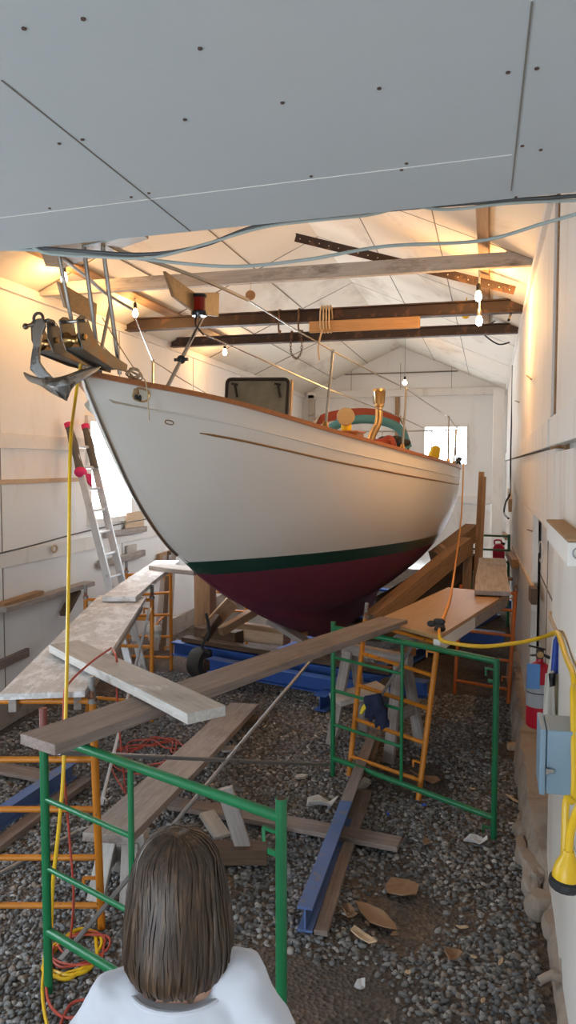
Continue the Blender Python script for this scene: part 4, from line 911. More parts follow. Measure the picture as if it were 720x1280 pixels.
ed = (eB - eA).normalized(); en = V((-ed.y, ed.x, 0)).normalized(); c = eA + ed * .22; trestle('trestle', c, .30, c.z - .052, en, 'low wooden trestle under the high end of the ramp plank', 'plank_pale', .12)
c = eA.lerp(eB, .9); stick('rest', V((c.x, c.y, (c.z - .05) / 2)) - en * .2, V((c.x, c.y, (c.z - .05) / 2)) + en * .2, .12, c.z - .05, 'timber_dark', 'dark block under the far end of the ramp plank')
c = at(470, 850, 6.75); dr = (E1 - E0).normalized(); trestle('trestle', V((c.x, c.y, 0)), .72, .88, dr, 'tall wooden trestle behind the leaning orange ladder frame', 'plank', .2)
p0, p1 = at(412, 873, 6.9), at(470, 868, 6.75); 
c = V(on_z(440, 900, .52)); o = plank('shelf_board', at(418, 872, 6.75), at(478, 855, 6.9), .26, .05, 'plank_pale', 'pale board laid through the tall trestle behind the orange frame', 'board')
st = thing('wooden_stand', on_z(270, 1068, 0), 'small broken wooden stand of nailed offcuts on the gravel before the ramp', 'stand')
for q0, q1, w_, h_, up, mt in ((on_z(207, 1066, .06), on_z(334, 1066, .06), .13, .10, (0, 0, 1), 'timber_dark'), (on_z(304, 1058, .10), at(281, 985, 4.75), .10, .04, RV.cross(V((0, 0, 1))), 'plank'), (on_z(278, 1046, .10), on_z(258, 1016, .16), .11, .03, (0, 0, 1), 'plank_pale')):
    B().beam(q0, q1, w_, h_, up).build('offcut', mt, st, fr=frame(q0, q1, up), bevel=.004)

# ------------------------------------------------------------------ ladder and boards on the window wall
L0, L1 = on_x(107, 534, XL + .10), on_x(150, 728, XL + .75); R0 = on_x(86, 532, XL + .10); Rb = on_x(137, 733, XL + .75)
ld = thing('ladder', (L1 + Rb) / 2, 'aluminium ladder with cloth-wrapped tops leaning by the bright window', 'ladder')
lft, rgt = (R0, Rb), (L0, L1)
dn = (Rb - R0).normalized(); k = (gz(Rb.x, Rb.y) - Rb.z) / dn.z; ext = dn * k
for p, q in (lft, rgt): B().beam(p, q + ext, .035, .075, up=(1, 0, 0)).build('rail', 'alu', ld, fr=frame(p, q + ext, (1, 0, 0)), bevel=.004)
N = 13
for i in range(1, N): t = i / N; B().tube([R0.lerp(Rb + ext, t), L0.lerp(L1 + ext, t)], .017, 8).build('rung', 'alu', ld, smooth=True)
for (p, q), mt in ((lft, 'grey_blanket'), (rgt, 'grey_blanket')):
    b = B(); P = [p.lerp(q, t) for t in np.linspace(-.01, .28, 9)]; b.tube(P, [.045 + .006 * math.sin(5 * i) for i in range(9)], 10); o = b.build('padding', mt, ld, smooth=True)
    b = B(); b.tube([p.lerp(q, -.015), p.lerp(q, .015)], .047, 10); b.build('tape_band', 'pink_cloth', o, smooth=True)
p = R0.lerp(Rb, .30); b = B(); b.ball(p, (.06, .09, .06)); b.prism([p, p + V((.05, .09, -.02)), p + V((.05, .12, -.16)), p + V((.05, .05, -.12))], V((.02, 0, 0))); tag(b.build('crimson_rag', 'pink_cloth', smooth=True), 'crimson rag tied round the ladder rail', 'rag')
def wall_board(q0, q1, h_, th, mat, label, name='wall_board'):
    p, q = on_x(*q0, XL + .025 + th / 2), on_x(*q1, XL + .025 + th / 2); return stick(name, p, q, th, h_, mat, label, 'board')
wall_board((130, 669), (182, 661), .075, .05, 'plank', 'grey board ledge below the bright window')
wall_board((157, 651), (179, 648), .20, .03, 'timber_pale', 'tan wood offcut standing on the ledge below the window')
wall_board((124, 705), (180, 691), .085, .05, 'plank', 'grey board end nailed to the wall behind the ladder')
wall_board((159, 688), (170, 686), .13, .03, 'plank_pale', 'small pale block above the grey nailed board end')
wall_board((198, 698), (222, 690), .12, .05, 'timber', 'brown board end on the wall just clear of the bow')
o = wall_board((0, 762), (112, 729), .05, .14, 'plank', 'long grey shelf board along the wall behind the wide dusty board')
wall_board((0, 757), (50, 741), .05, .1, 'timber', 'brown strip lying on the long grey shelf board')
stick('bracket', on_x(80, 768, XL + .12), on_x(96, 738, XL + .05), .10, .05, 'timber_dark', 'dark wooden bracket under the long grey shelf board', 'bracket')
p0, p1 = on_x(-5, 833, XL + .02), on_x(35, 815, XL + .02)
stick('pallet_board', p0, p1, .04, .09, 'plank_dark', 'brown board fixed low on the wall behind the dusty board', 'board')
for i, px in enumerate((201, 207, 212)):
    p = at(px + 6, 745, 10.6); q = at(px - 6 + 2 * i, 800, 10.2); q.z = .02; p.z = 1.25 + .06 * i; stick('leaning_board', q, p, .07, .025, ['plank', 'timber_dark', 'plank'][i], ['grey', 'dark', 'pale grey'][i] + ' board leaning behind the furthest orange frame', 'board')
b = B(); p = on_x(68, 686, XL + .06); b.tube([p + V((0, .05 * math.cos(a), .035 * math.sin(a))) for a in [2 * PI * i / 16 for i in range(16)]], .012, 8, closed=True); tag(b.build('wire_coil', 'rope', smooth=True), 'small tan coil hanging on the batten of the window wall', 'coil')
for i, pth in enumerate((((-10, 694, .05), (40, 682, .05), (100, 666, .04), (150, 655, .05), (215, 643, .05)),)):
    cord('cable', [on_x(px, py, XL + o_) for px, py, o_ in pth], .008, 'grey_cable', 'thin grey cable clipped along the batten of the window wall', 'cable')

# ------------------------------------------------------------------ on the cabled wall
q0, q1 = on_x(684, 647, .29), on_x(710, 674, .29); zb0 = on_x(710, 709, .29).z
t = thing('boxed_beam', V((.35, q1.y, zb0)), 'short white boxed beam with a brown top sticking out from the wall', 'beam')
B().box((.36, (q0.y + q1.y) / 2, (zb0 + q1.z) / 2 - .006), (.14, q0.y - q1.y, q1.z - zb0 - .012)).build('box', 'trim_white', t, bevel=.003)
B().box((.36, (q0.y + q1.y) / 2, q1.z - .004), (.146, q0.y - q1.y + .006, .012)).build('top_board', 'timber', t, bevel=.002)
b = B(); p = V((.325, q1.y - .012, (zb0 + q1.z) / 2)); b.tube([p + V((.018 * math.cos(a), 0, .02 * math.sin(a))) for a in np.linspace(.6, 5.5, 12)], .003, 6); b.build('hook', 'galv', t, smooth=True)
def wall_stick(name, a_, e_, x, w, h, mat, label, cat='board'):
    p, q = on_x(*a_, x), on_x(*e_, x); return stick(name, p, q, w, h, mat, label, cat)
wall_stick('ledger', (628, 666), (634, 672), .34, .08, .10, 'timber', 'brown ledger end furthest along the cabled wall', 'board')
wall_stick('ledger', (635, 690), (645, 705), .33, .10, .11, 'timber', 'brown ledger block on the cabled wall above the far passage', 'board')
wall_stick('batten', (641, 684), (666, 735), .37, .03, .05, 'timber_pale', 'long thin pale batten slanting along the panel by the passage', 'batten')
wall_stick('block', (664.5, 741), (668, 746), .365, .05, .13, 'timber_dark', 'small dark block at the panel edge beside the recess', 'block')
wall_stick('batten', (688, 769), (715, 832), .375, .025, .05, 'timber_pale', 'tan batten on the white wall that the yellow cable follows', 'batten')
wall_stick('block', (637, 618), (638.4, 632), .35, .07, .22, 'timber_pale', 'tan block on the cabled wall behind the black cable end', 'block')
for i, (a_, e_) in enumerate((((658, 469), (669, 474)), ((642, 500), (652, 503)), ((659, 662), (670, 664)))):
    b = B(); p, q = on_x(*a_, XR - .015), on_x(*e_, XR - .015); b.tube([p, q + V((-.03, 0, 0))], .006, 6); tag(b.build('nail', 'rust', smooth=True), ['long nail high on the stained panel', 'nail below and further along from the high one', 'nail low on the panel near the recess'][i], 'nail')
cord('cable', [on_x(px, py, XR - .03 - o) for px, py, o in ((636, 400, .2), (641, 392, .02), (641, 440, .0), (640, 500, .0), (638.5, 560, .02), (638, 600, .02), (637, 618, .07), (632, 628, .1), (630, 641, .1), (635.5, 648, .1))], .013, 'black', 'black cable running down the stained panel to a loose end', 'cable')
cord('cable', [on_x(px, py, XR - .03) for px, py in ((655, 347), (652, 352), (651, 362), (647, 372), (644, 384), (641.5, 395))], .012, 'rope', 'bundle of tan cable at the top corner of the stained panel', 'cable')
cord('cable', [at(624, 398, 10), at(612, 406, 10), at(604, 416, 10), at(622, 430, 10), at(637, 428, 10)], .010, 'black', 'black cable sagging below the further steel beam end', 'cable')
p = on_x(676, 690, XR - .02); b = B(); b.tube([p + V((0, .22 * math.cos(a), .07 * math.sin(a))) for a in np.linspace(-.4, 5.2, 22)], .004, 6); tag(b.build('wire_loop', 'paper', smooth=True), 'thin pale wire loop on the panel beside the boxed beam', 'wire')
# fire extinguisher in the recess
p = on_x(673, 908, XR - .02); ex = thing('fire_extinguisher', p, 'red fire extinguisher with a blue tag hanging in the wall recess', 'fire extinguisher')
for z in (.1, .33): B().box(p + V((.055, 0, z)), (.10, .05, .03)).build('wall_bracket', 'steel_dull', ex)
B().lathe([(.07, 0), (.082, .01), (.085, .03), (.085, .36), (.078, .40), (.05, .435), (.025, .45), (.022, .47)], p, n=24).build('cylinder', 'red_paint', ex, smooth=True)
B().lathe([(.0865, .15), (.0865, .31)], p, n=24).build('label_band', 'label', ex, smooth=True)
B().lathe([(.0872, .243), (.0872, .25)], p, n=24).build('strap', 'black', ex, smooth=True)
b = B(); b.lathe([(.022, .47), (.026, .48), (.026, .53), (.015, .54)], p, n=12); vv = b.build('valve', 'steel_dull', ex, smooth=True)
b = B(); b.beam(p + V((.03, 0, .535)), p + V((-.07, -.05, .565)), .022, .01); b.beam(p + V((.03, 0, .50)), p + V((-.06, -.05, .50)), .02, .01); b.build('lever', 'black', vv)
b = B(); b.lathe([(.022, -.006), (.022, .006)], p + V((0, -.035, .505)), (0, -1, 0), 12); b.build('gauge', 'brass', vv)
B().tube(smoothpath([p + V((.03, -.02, .5)), p + V((.1, -.05, .45)), p + V((.1, -.06, .3)), p + V((.09, -.06, .16))]), .011, 8).build('hose', 'black', ex, smooth=True)
B().box(p + V((-.045, -.095, .37)), (.085, .004, .17)).build('tag', 'blue_tag', ex, bevel=.002)
# draped cloths on a nail
def drape(name, pix, d, mats, label, n=9):
    t0 = None; root = thing(name, at(*pix[0][0], d), label, 'cloth'); 
    for (poly, mat, dd, nm) in pix[1]:
        rows = []
        for i in range(13):
            v = i / 12; row = []
            (ax_, ay), (bx_, by), (cx_, cy), (ex_, ey) = poly
            for j in range(n):
                u = j / (n - 1); px = (ax_ * (1 - u) + bx_ * u) * (1 - v) + (ex_ * (1 - u) + cx_ * u) * v; py = (ay * (1 - u) + by * u) * (1 - v) + (ey * (1 - u) + cy * u) * v
                row.append(at(px, py, d + dd + .012 * math.sin(u * 9 + 2 * v) * (.3 + v)))
            rows.append(row)
        B().grid(rows).build(nm, mat, root, smooth=True, solid=.004)
    return root
drape('hanging_cloth', [[(695, 790)], [(((694, 790), (698, 790), (701, 842), (684, 842)), 'white_cloth', .0, 'white_panel'), (((692, 800), (698, 790), (699, 880), (684, 889)), 'blue_cloth', -.03, 'blue_panel'), (((682, 842), (692, 838), (694, 912), (677, 918)), 'white_cloth', -.06, 'cream_panel'), (((688, 845), (698, 842), (699, 900), (688, 908)), 'tan_cloth', -.045, 'tan_panel'), (((677, 902), (699, 886), (700, 930), (676, 932)), 'sky_cloth', -.02, 'pale_blue_panel'), (((686, 842), (695, 841), (694, 857), (687, 859)), 'black', -.075, 'printed_patch')]], 4.07, None, 'blue and white cloths hanging on a nail over the extinguisher')
# electric box
p = on_y(675, 912, 3.0); q = on_y(675, 990, 3.0); bx0, bz1, bz0 = p.x, p.z, q.z - .005
eb = thing('electrical_box', V(((bx0 + XR) / 2, 3.1, bz0)), 'blue grey electrical box on the white wall above the yellow plug', 'electrical box')
B().box(((bx0 + XR) / 2 + .012, 3.1, (bz0 + bz1) / 2), (XR - bx0 - .028, .2, bz1 - bz0)).build('case', 'box_blue', eb, bevel=.006)
B().box((bx0 + .012, 3.1, (bz0 + bz1) / 2), (.022, .212, bz1 - bz0 + .008)).build('lid', 'box_blue', eb, bevel=.005)
b = B(); b.box((bx0 + .038, 2.993, (bz0 + bz1) / 2 - .03), (.03, .014, .016)); b.box((bx0 + .028, 2.988, (bz0 + bz1) / 2 - .03), (.012, .02, .022)); b.build('latch', 'stainless', eb, bevel=.002)
B().box((bx0 + .13, 2.997, (bz0 + bz1) / 2), (.004, .008, bz1 - bz0)).build('fold_line', 'label', eb)
# yellow supply cable, plug
ex_ = lambda px, py, x: on_x(px, py, x)
YC = [at(549, 795, 5.33), at(556, 802, 5.26), at(600, 808, 5.15), at(650, 803, 4.95), at(680, 796, 4.70), ex_(694, 791, .345), ex_(700, 797, .345), ex_(708, 822, .345), ex_(717, 845, .345), ex_(718, 875, .345)]
YC += [V((.33, YC[-1].y - .1, 1.62)), V((.32, YC[-1].y - .3, 1.3)), on_x(708, 1000, .29), on_x(706, 1050, .285), on_x(705, 1082, .283)]
cord('supply_cable', YC, .0135, 'yellow', 'thick yellow cable sagging from the platform to the wall and down behind the box', 'cable')
pp = on_x(708, 1092, .25); pl = thing('power_plug', pp - V((0, 0, .06)), 'big yellow power plug with a black collar hanging under the electrical box', 'plug')
B().lathe([(.016, .075), (.02, .06), (.036, .03), (.042, .0), (.042, -.02)], pp, (.08, 0, 1), 20).build('body', 'yellow', pl, smooth=True)
b = B(); b.lathe([(.044, -.012), (.05, -.018), (.05, -.038), (.044, -.046), (.02, -.046)], pp, (.08, 0, 1), 14); b.build('collar', 'black', pl)
B().tube(smoothpath([pp + V((.006, 0, .06)), pp + V((.01, .0, .14)), pp + V((.04, -.02, .24)), pp + V((.11, -.03, .30)), pp + V((.15, .0, .28)), pp + V((.15, .02, .1))]), .0135, 10).build('lead', 'yellow', pl, smooth=True)
cord('cable', [on_x(700, 908, .36), on_x(707, 902, .34), on_x(714, 903, .34), on_x(719, 912, .35)], .006, 'white_cable', 'short pale cable loop at the top of the electrical box', 'cable')
cord('cable', [on_x(719, 1060, .37), on_x(710, 1062, .34), on_x(704, 1050, .33), on_x(706, 1030, .35)], .004, 'white_cable', 'thin pale wire looped round the cable above the yellow plug', 'cable')
# cords of the boat
tp = bw(9.3, .98, 2.52); OC = [bw(9.0, 1.0, 3.05), bw(9.15, 1.06, 2.7)]; dd = (tp - EYE).dot(FV)
OC += [at(577, 640, 11.0), at(570, 700, 9.2), at(563, 745, 6.95), at(553, 775, 5.88), at(549, 788, 5.50), at(549, 798, 5.30)]
cord('cord', OC, .011, 'orange_cord', 'orange cord hanging from the stern rail down to the tan platform')
p = at(547, 785, 5.60); b = B()
for i in range(7): b.ball(p + V((random.uniform(-.05, .05), random.uniform(-.05, .05), random.uniform(-.035, .045))), (.035, .03, .025), n=8, k=6)
tag(b.build('black_rag', 'dark_cloth', smooth=True), 'charcoal rag tied at the corner of the tan platform', 'rag')
HY = [bw(.0, -.02, 3.12), bw(-.02, -.05, 2.9), at(88, 560, 4.2), at(86, 700, 4.1), at(83, 860, 3.92), at(79, 970, 3.86), at(73, 1040, 3.84), at(66, 1107, 3.83), at(64, 1165, 3.85)]
g0 = on_z(92, 1185, .03)
def coil(c, rx, ry, turns, z, ph=0, wob=.15):
    out = []
    for i in range(int(turns * 10)):
        a = ph + 2 * PI * i / 10; k = 1 + wob * math.sin(i * 1.7 + ph); p = V((c.x, c.y, 0)) + RV * rx * k * math.cos(a) + V((-s_, c_, 0)) * ry * k * math.sin(a); p.z = gz(p.x, p.y) + z + .012 + .004 * (i % 5); out.append(p)
    return out
cord('hose', HY + coil(g0, .13, .17, 2.6, .0, 3.0), .010, 'yellow', 'yellow hose hanging from the bow down to a coil behind the green post')
RC = [on_z(139, 810, 1.412), on_z(115, 827, 1.412), on_z(88, 852, 1.36), at(80, 872, 3.93), at(80, 960, 3.9), at(87, 1050, 3.9), at(92, 1125, 3.88), at(84, 1190, 3.87)]
cord('cord', RC + coil(on_z(98, 1185, .02), .15, .12, 2.2, .012, 2.6), .006, 'red_cord', 'red cord lying over the pale plank and down beside the yellow hose')
cord('cord', coil(on_z(190, 945, 0), .26, .30, 4.6, .004, .5, .35) + [on_z(157, 992, .03)], .007, 'red_cord', 'tangled red cord heaped on the gravel beyond the ramp plank')
cord('cord', [on_z(141, 812, 1.41), on_z(146, 826, 1.40), at(146, 862, 5.0), at(150, 920, 5.2), at(157, 990, 5.55)], .006, 'red_cord', 'red cord dropping from the pale plank to the tangled heap')
cord('hose', [on_z(56, 1205, .02), on_z(53, 1240, .02), on_z(60, 1285, .02), on_z(80, 1330, .02)], .008, 'yellow', 'yellow hose on the gravel left of the green post foot')
cord('cord', [on_z(57, 1215, .02), on_z(60, 1250, .02), on_z(76, 1270, .02), on_z(98, 1271, .02), on_z(125, 1262, .02), on_z(110, 1250, .02), on_z(88, 1256, .02), on_z(74, 1285, .02)], .007, 'red_cord', 'red cord looped on the gravel in front of the green post foot')
# gloves and rags
def cloth_lump(name, pts, r, mat, label, cat):
    b = B()
    for i, p in enumerate(pts): b.ball(p, r if not isinstance(r, list) else r[i], n=10, k=8)
    o = b.build(name, mat, smooth=True); md = o.modifiers.new('merge', 'REMESH'); md.mode = 'VOXEL'; md.voxel_size = .012; md.use_smooth_shade = True
    return tag(o, label, cat)
eD = (at(470, 876, 5.75) - EYE).dot(FV)
t = thing('glove', at(468, 880, 5.72), 'navy work gloves draped over a rung of the leaning orange frame', 'gloves')
def rem(o, v=.01):
    md = o.modifiers.new('merge', 'REMESH'); md.mode = 'VOXEL'; md.voxel_size = v; md.use_smooth_shade = True; return o
b = B()
for a_, e_, r in (((468, 868), (476, 900), .055), ((476, 884), (480, 908), .045), ((463, 872), (461, 884), .05), ((461, 884), (457, 897), .02), ((465, 885), (463, 902), .02), ((472, 900), (470, 909), .02), ((479, 906), (477, 912), .02), ((484, 900), (485, 909), .018)): b.tube([at(*a_, 5.70), at((a_[0] + e_[0]) / 2, (a_[1] + e_[1]) / 2, 5.68), at(*e_, 5.70)], [r, r * .95, r * .6], 10)
rem(b.build('cloth', 'navy_cloth', t, smooth=True), .009)
B().tube([at(459, 880, 5.70), at(454, 886, 5.69), at(451, 892, 5.7)], [.018, .016, .01], 8).build('cuff_tab', 'yellow_cloth', t, smooth=True)
b = B(); t = thing('glove', at(192, 790, 8.95), 'off white work gloves hanging on the furthest orange frame', 'gloves')
for a_, e_, r in (((186, 783), (192, 792), .07), ((196, 783), (197, 794), .06), ((188, 790), (187, 801), .025), ((193, 791), (193, 803), .025), ((198, 792), (200, 800), .025), ((183, 785), (181, 794), .025)): b.tube([at(*a_, 8.95), at((a_[0] + e_[0]) / 2, (a_[1] + e_[1]) / 2, 8.93), at(*e_, 8.95)], [r, r, r * .6], 10)
rem(b.build('cloth', 'white_cloth', t, smooth=True), .012)
pipe('brace', at(183, 795, 8.98), at(206, 768, 9.6), .014, 'orange', 'yellow brace stub reaching from the white gloves towards the bow shores')
# red jug and far clutter
p = at(623, 690, 12.6); stick('bracket_shelf', V((p.x - .15, p.y, p.z - .165)), V((XR - .01, p.y, p.z - .165)), .2, .03, 'timber', 'small brown shelf under the crimson jug', 'shelf'); t = thing('fuel_jug', p - V((0, 0, .15)), 'crimson plastic jug on the far scaffold by the wall', 'jug')
b = B(); b.prism([p + V((x, -.08, z)) for x, z in ((-.09, -.15), (.1, -.15), (.1, .08), (.05, .14), (-.05, .14), (-.09, .06))], (0, .16, 0)); b.build('body', 'red_plastic', t, bevel=.02)
B().tube(smoothpath([p + V((-.06, 0, .12)), p + V((-.06, 0, .19)), p + V((.04, 0, .19)), p + V((.04, 0, .12))]), .014, 8).build('handle', 'red_plastic', t, smooth=True); B().lathe([(.03, 0), (.03, .04)], p + V((.07, 0, .12)), (.3, 0, 1), 12).build('cap', 'black', t)
p = at(625, 712, 11.4); stick('bracket_shelf', V((p.x - .1, p.y, p.z - .135)), V((XR - .01, p.y, p.z - .135)), .2, .03, 'timber', 'small brown shelf under the crimson bottle', 'shelf'); b = B(); b.lathe([(.06, -.12), (.065, -.1), (.065, .1), (.03, .14), (.02, .17)], p, n=14); tag(b.build('red_bottle', 'red_plastic', smooth=True), 'crimson bottle below the jug in the far passage', 'bottle')
stick('far_board', at(578, 715, 12.5), at(606, 705, 13.2), .3, .05, 'plank_pale', 'pale board bridging the far passage behind the tall post', 'board')

# ------------------------------------------------------------------ scraps on the gravel
def flake(px, py, L, w, mat, name, label, grp=None, rot=None, th=.006, curl=.02):
    c = on_z(px, py, 0); c.z = gz(c.x, c.y) + .022; a = random.uniform(0, PI) if rot is None else rot; u = V((math.cos(a), math.sin(a), 0)); v = V((-math.sin(a), math.cos(a), 0)); n = random.randint(6, 9)
    pts = [u * L / 2 * math.cos(2 * PI * i / n) * random.uniform(.75, 1.1) + v * w / 2 * math.sin(2 * PI * i / n) * random.uniform(.75, 1.15) for i in range(n)]
    b = B(); rr_ = [[c + p * k + V((0, 0, curl * (k * k) * abs(math.sin(i * 2.1 + px)))) for i, p in enumerate(pts)] for k in (.02, .55, 1)]; b.grid(rr_, closed=True)
    return tag(b.build(name, mat, solid=th, smooth=False), label, 'scrap', grp)
flake(595, 1055, .17, .08, 'plastic_white', 'plastic_scrap', 'milky curved plastic scrap near the foot of the green frame', rot=.3, curl=.05)
flake(322, 903, .15, .12, 'leaf', 'round_lid', 'round pinkish brown lid beside the far end of the ramp plank', rot=0, curl=.005)
flake(289, 940, .19, .13, 'plank_pale', 'offcut', 'pale flat offcut between the ramp plank and the brace', rot=.6, curl=0, th=.02)
flake(376, 972, .11, .07, 'plank_pale', 'offcut', 'small pale offcut near the foot of the far green frame post', rot=.6, curl=0, th=.02)
flake(400, 1008, .26, .10, 'paper', 'torn_paper', 'torn pale paper on the gravel beside the blue rail', rot=.5, curl=.06)
flake(455, 986, .18, .08, 'paper', 'torn_paper', 'torn pale paper under the leaning orange ladder frame', curl=.07)
flake(500, 1112, .24, .2, 'leaf', 'torn_cardboard', 'torn brown cardboard sheet trodden into the gravel, largest of the scraps', rot=.5, curl=.03)
flake(470, 1150, .3, .12, 'leaf', 'torn_cardboard', 'long torn brown cardboard strip before the blue rail', rot=2.5, curl=.03)
flake(437, 1146, .12, .07, 'leaf', 'torn_cardboard', 'small brown curl of cardboard closest to the blue rail end', curl=.05)
flake(452, 1174, .19, .07, 'chip', 'torn_cardboard', 'tan strip of cardboard below the curled piece', rot=2.6, curl=.03)
flake(566, 1198, .11, .09, 'leaf', 'torn_cardboard', 'brown cardboard scrap alone on the gravel nearer the white wall', curl=.04)
flake(450, 1241, .05, .06, 'plastic_white', 'crumpled_paper', 'small white crumpled paper on the gravel near the green post', curl=.05)
flake(533, 1055, .10, .05, 'leaf', 'leaf_scrap', 'flat brown leaf scrap beside the milky plastic', curl=.02)
flake(640, 935, .13, .09, 'chip', 'wood_scrap', 'tan wood scrap near the foot of the panel beside the recess', th=.05, curl=0)
flake(641, 1000, .16, .03, 'chip', 'wood_scrap', 'thin tan splinter on the gravel by the footing', rot=2.2, curl=0)
flake(533, 975, .30, .10, 'leaf', 'torn_cardboard', 'torn brown paper between the orange ladder and green frame', rot=-.5, curl=.04)
flake(232, 1042, .11, .04, 'blue_plastic', 'blue_scrap', 'blue scrap by the stand offcuts', curl=.01)
for i, (px, py) in enumerate(((105, 1110), (485, 1020), (530, 1008), (434, 1085))): flake(px, py, .035, .02, 'blue_plastic', 'bottle_cap', ['blue bottle cap beside the orange ladder post', 'blue bottle cap near the brown ground plank end', 'blue bottle cap under the green bottom rail', 'blue scrap beside the blue rail'][i], th=.012, curl=0)
for i in range(46):
    px, py = random.uniform(330, 640), random.uniform(900, 1260); 
    if i > 30: px, py = random.uniform(10, 330), random.uniform(880, 1020)
    flake(px, py, random.uniform(.03, .075), random.uniform(.015, .03), random.choice(['chip', 'paper', 'leaf', 'chip']), 'litter_flake', 'tiny flake of wood or paper scattered on the gravel', 'scattered litter flakes', curl=.008)
# rubble by the footing
for i, (px, py, sx, sy, sz, mt) in enumerate(((655, 1030, .10, .13, .09, 'stone'), (672, 1050, .12, .1, .10, 'stone'), (668, 1090, .11, .28, .10, 'concrete'), (652, 1060, .05, .16, .09, 'stone'), (676, 1128, .10, .09, .09, 'stone'), (692, 1155, .09, .14, .08, 'stone'))):
    c = on_z(px, py, .05); b = B(); b.ball(c, (sx * .75, sy * .75, sz * 1.1), n=22, k=14); out = []
    for p in b.v:
        d_ = p - c; k_ = 1 + .55 * noise.noise(p * 6 + V((i * 7, 0, 0))) + .3 * noise.noise(p * 17 + V((i, 3, 0))); d_ = d_ * k_
        for ax_ in (V((.8, .3, .5)), V((-.6, .5, .6)), V((.1, -.8, .6)), V((0, 0, 1)), V((-.9, -.4, .1))):   # broken faces
            ax_ = ax_.normalized(); lim = .55 * (abs(ax_.x) * sx + abs(ax_.y) * sy + abs(ax_.z) * sz); e_ = d_.dot(ax_)
            if e_ > lim: d_ = d_ - ax_ * (e_ - lim)
        out.append(c + d_)
    b.v = out
    tag(b.build('rubble_stone', mt, smooth=False), ['grey brown rubble stone at the end of the concrete footing', 'pale rubble stone directly below the electrical box', 'long block of rubble under the yellow plug', 'thin upright slab of rubble beside the long block', 'rounded rubble stone between the long block and the white wall', 'last rubble stone along the white wall towards the pale pipe'][i], 'stone')
b = B(); p = on_z(674, 1226, .05); q = on_z(705, 1222, .07); b.tube(smoothpath([p, p.lerp(q, .5) + V((0, 0, .02)), q, on_z(704, 1200, .12)]), [.02] * 8 + [.024] * 8 + [.03] * 8 + [.03], 10)
tag(b.build('pipe_elbow', 'stone', smooth=True), 'pale bent pipe end poking from the gravel by the white wall', 'pipe')

# ------------------------------------------------------------------ the woman in front
HD = 1.68; HF = V((-s_, c_, 0)); hc = at(223, 1115, HD)
def L(x, y, z): return V((hc.x, hc.y, 0)) + RV * x + HF * y + V((0, 0, z))
wm = thing('person', L(0, 0, 0), 'woman with straight brown bob hair and white t-shirt seen from behind', 'person')
b = B()
def ell(c, rx, ry, n=20): return [c + RV * rx * math.cos(2 * PI * i / n) + HF * ry * math.sin(2 * PI * i / n) for i in range(n)]
def loft(b, rings):
    b.grid(rings, closed=True); n = len(rings[0]); k = len(b.v); b.f += [tuple(range(k - len(rings) * n, k - len(rings) * n + n))[::-1], tuple(range(k - n, k))]; b.m += [0, 0]
ZT = 1.69
b.ball(L(0, .0, 1.585), (.074, .088, .100), n=20, k=14); b.ball(L(0, .045, 1.53), (.055, .055, .065), n=16, k=10)
b.tube([L(0, .095, 1.575), L(0, .113, 1.548), L(0, .098, 1.54)], [.010, .014, .008], 8)
for sx in (-1, 1): b.ball(L(sx * .076, -.002, 1.565), (.014, .022, .033), n=10, k=8)
loft(b, [ell(L(0, -.01, 1.33), .09, .07), ell(L(0, -.01, 1.375), .078, .066), ell(L(0, -.006, 1.41), .056, .056), ell(L(0, 0, 1.48), .052, .056), ell(L(0, .01, 1.55), .055, .06)])
loft(b, [ell(L(0, 0, .84), .14, .09), ell(L(0, 0, .98), .145, .095), ell(L(0, 0, 1.1), .12, .085), ell(L(.004, .0, 1.25), .145, .1), ell(L(.006, -.005, 1.34), .13, .08), ell(L(.006, -.008, 1.385), .07, .06)])
ARM = {}
for sx, dz in ((-1, -.018), (1, .032)):
    sh, el, wr = L(sx * .142, -.01, 1.335 + dz), L(sx * .20, -.04, 1.07), L(sx * .215, .07, .84)
    b.tube([L(sx * .10, -.01, 1.345 + dz), sh, sh.lerp(el, .4), el, el.lerp(wr, .35), wr], [.05, .052, .043, .036, .036, .025], 12)
    hand = wr + V((0, 0, -.085)) + HF * .03; b.tube([wr, wr.lerp(hand, .4), hand], [.024, .034, .034], 10)
    for i in range(4):
        o = HF * (.026 - .017 * i) + V((0, 0, -.0)); k0 = hand + o; ln = (.062, .07, .066, .05)[i]; b.tube([k0 + V((0, 0, .02)), k0 + V((0, 0, -ln * .5)), k0 - RV * sx * .012 + V((0, 0, -ln))], [.0095, .0088, .007], 8)
    th0 = wr.lerp(hand, .45) + HF * .028; b.tube([th0, th0 + HF * .03 + V((0, 0, -.03)), th0 + HF * .035 + V((0, 0, -.062))], [.012, .0105, .008], 8)
    hip, kn, ank = L(sx * .085, 0, .86), L(sx * .095, .01, .47), L(sx * .10, -.01, .07)
    b.tube([hip, hip.lerp(kn, .4), kn, kn.lerp(ank, .35), ank], [.085, .075, .052, .05, .034], 12); b.tube([ank, ank + HF * .08 + V((0, 0, -.035)), ank + HF * .15 + V((0, 0, -.045))], [.035, .032, .022], 10)
    ARM[sx] = (sh, el, hip, kn, ank)
body = b.build('body', 'skin', wm, smooth=True); rem(body, .0065); md = body.modifiers.new('soften', 'SMOOTH'); md.factor = .5; md.iterations = 4
for sx in (-1, 1):
    B().ball(L(sx * .032, .083, 1.585), (.013, .009, .009), n=10, k=8).build('eye', 'white_cable', wm, smooth=True); B().ball(L(sx * .032, .0905, 1.585), (.006, .004, .006), n=8, k=6).build('iris', 'black', wm, smooth=True)
B().ball(L(0, .094, 1.505), (.022, .008, .006), n=10, k=6).build('mouth', 'redwood', wm, smooth=True)
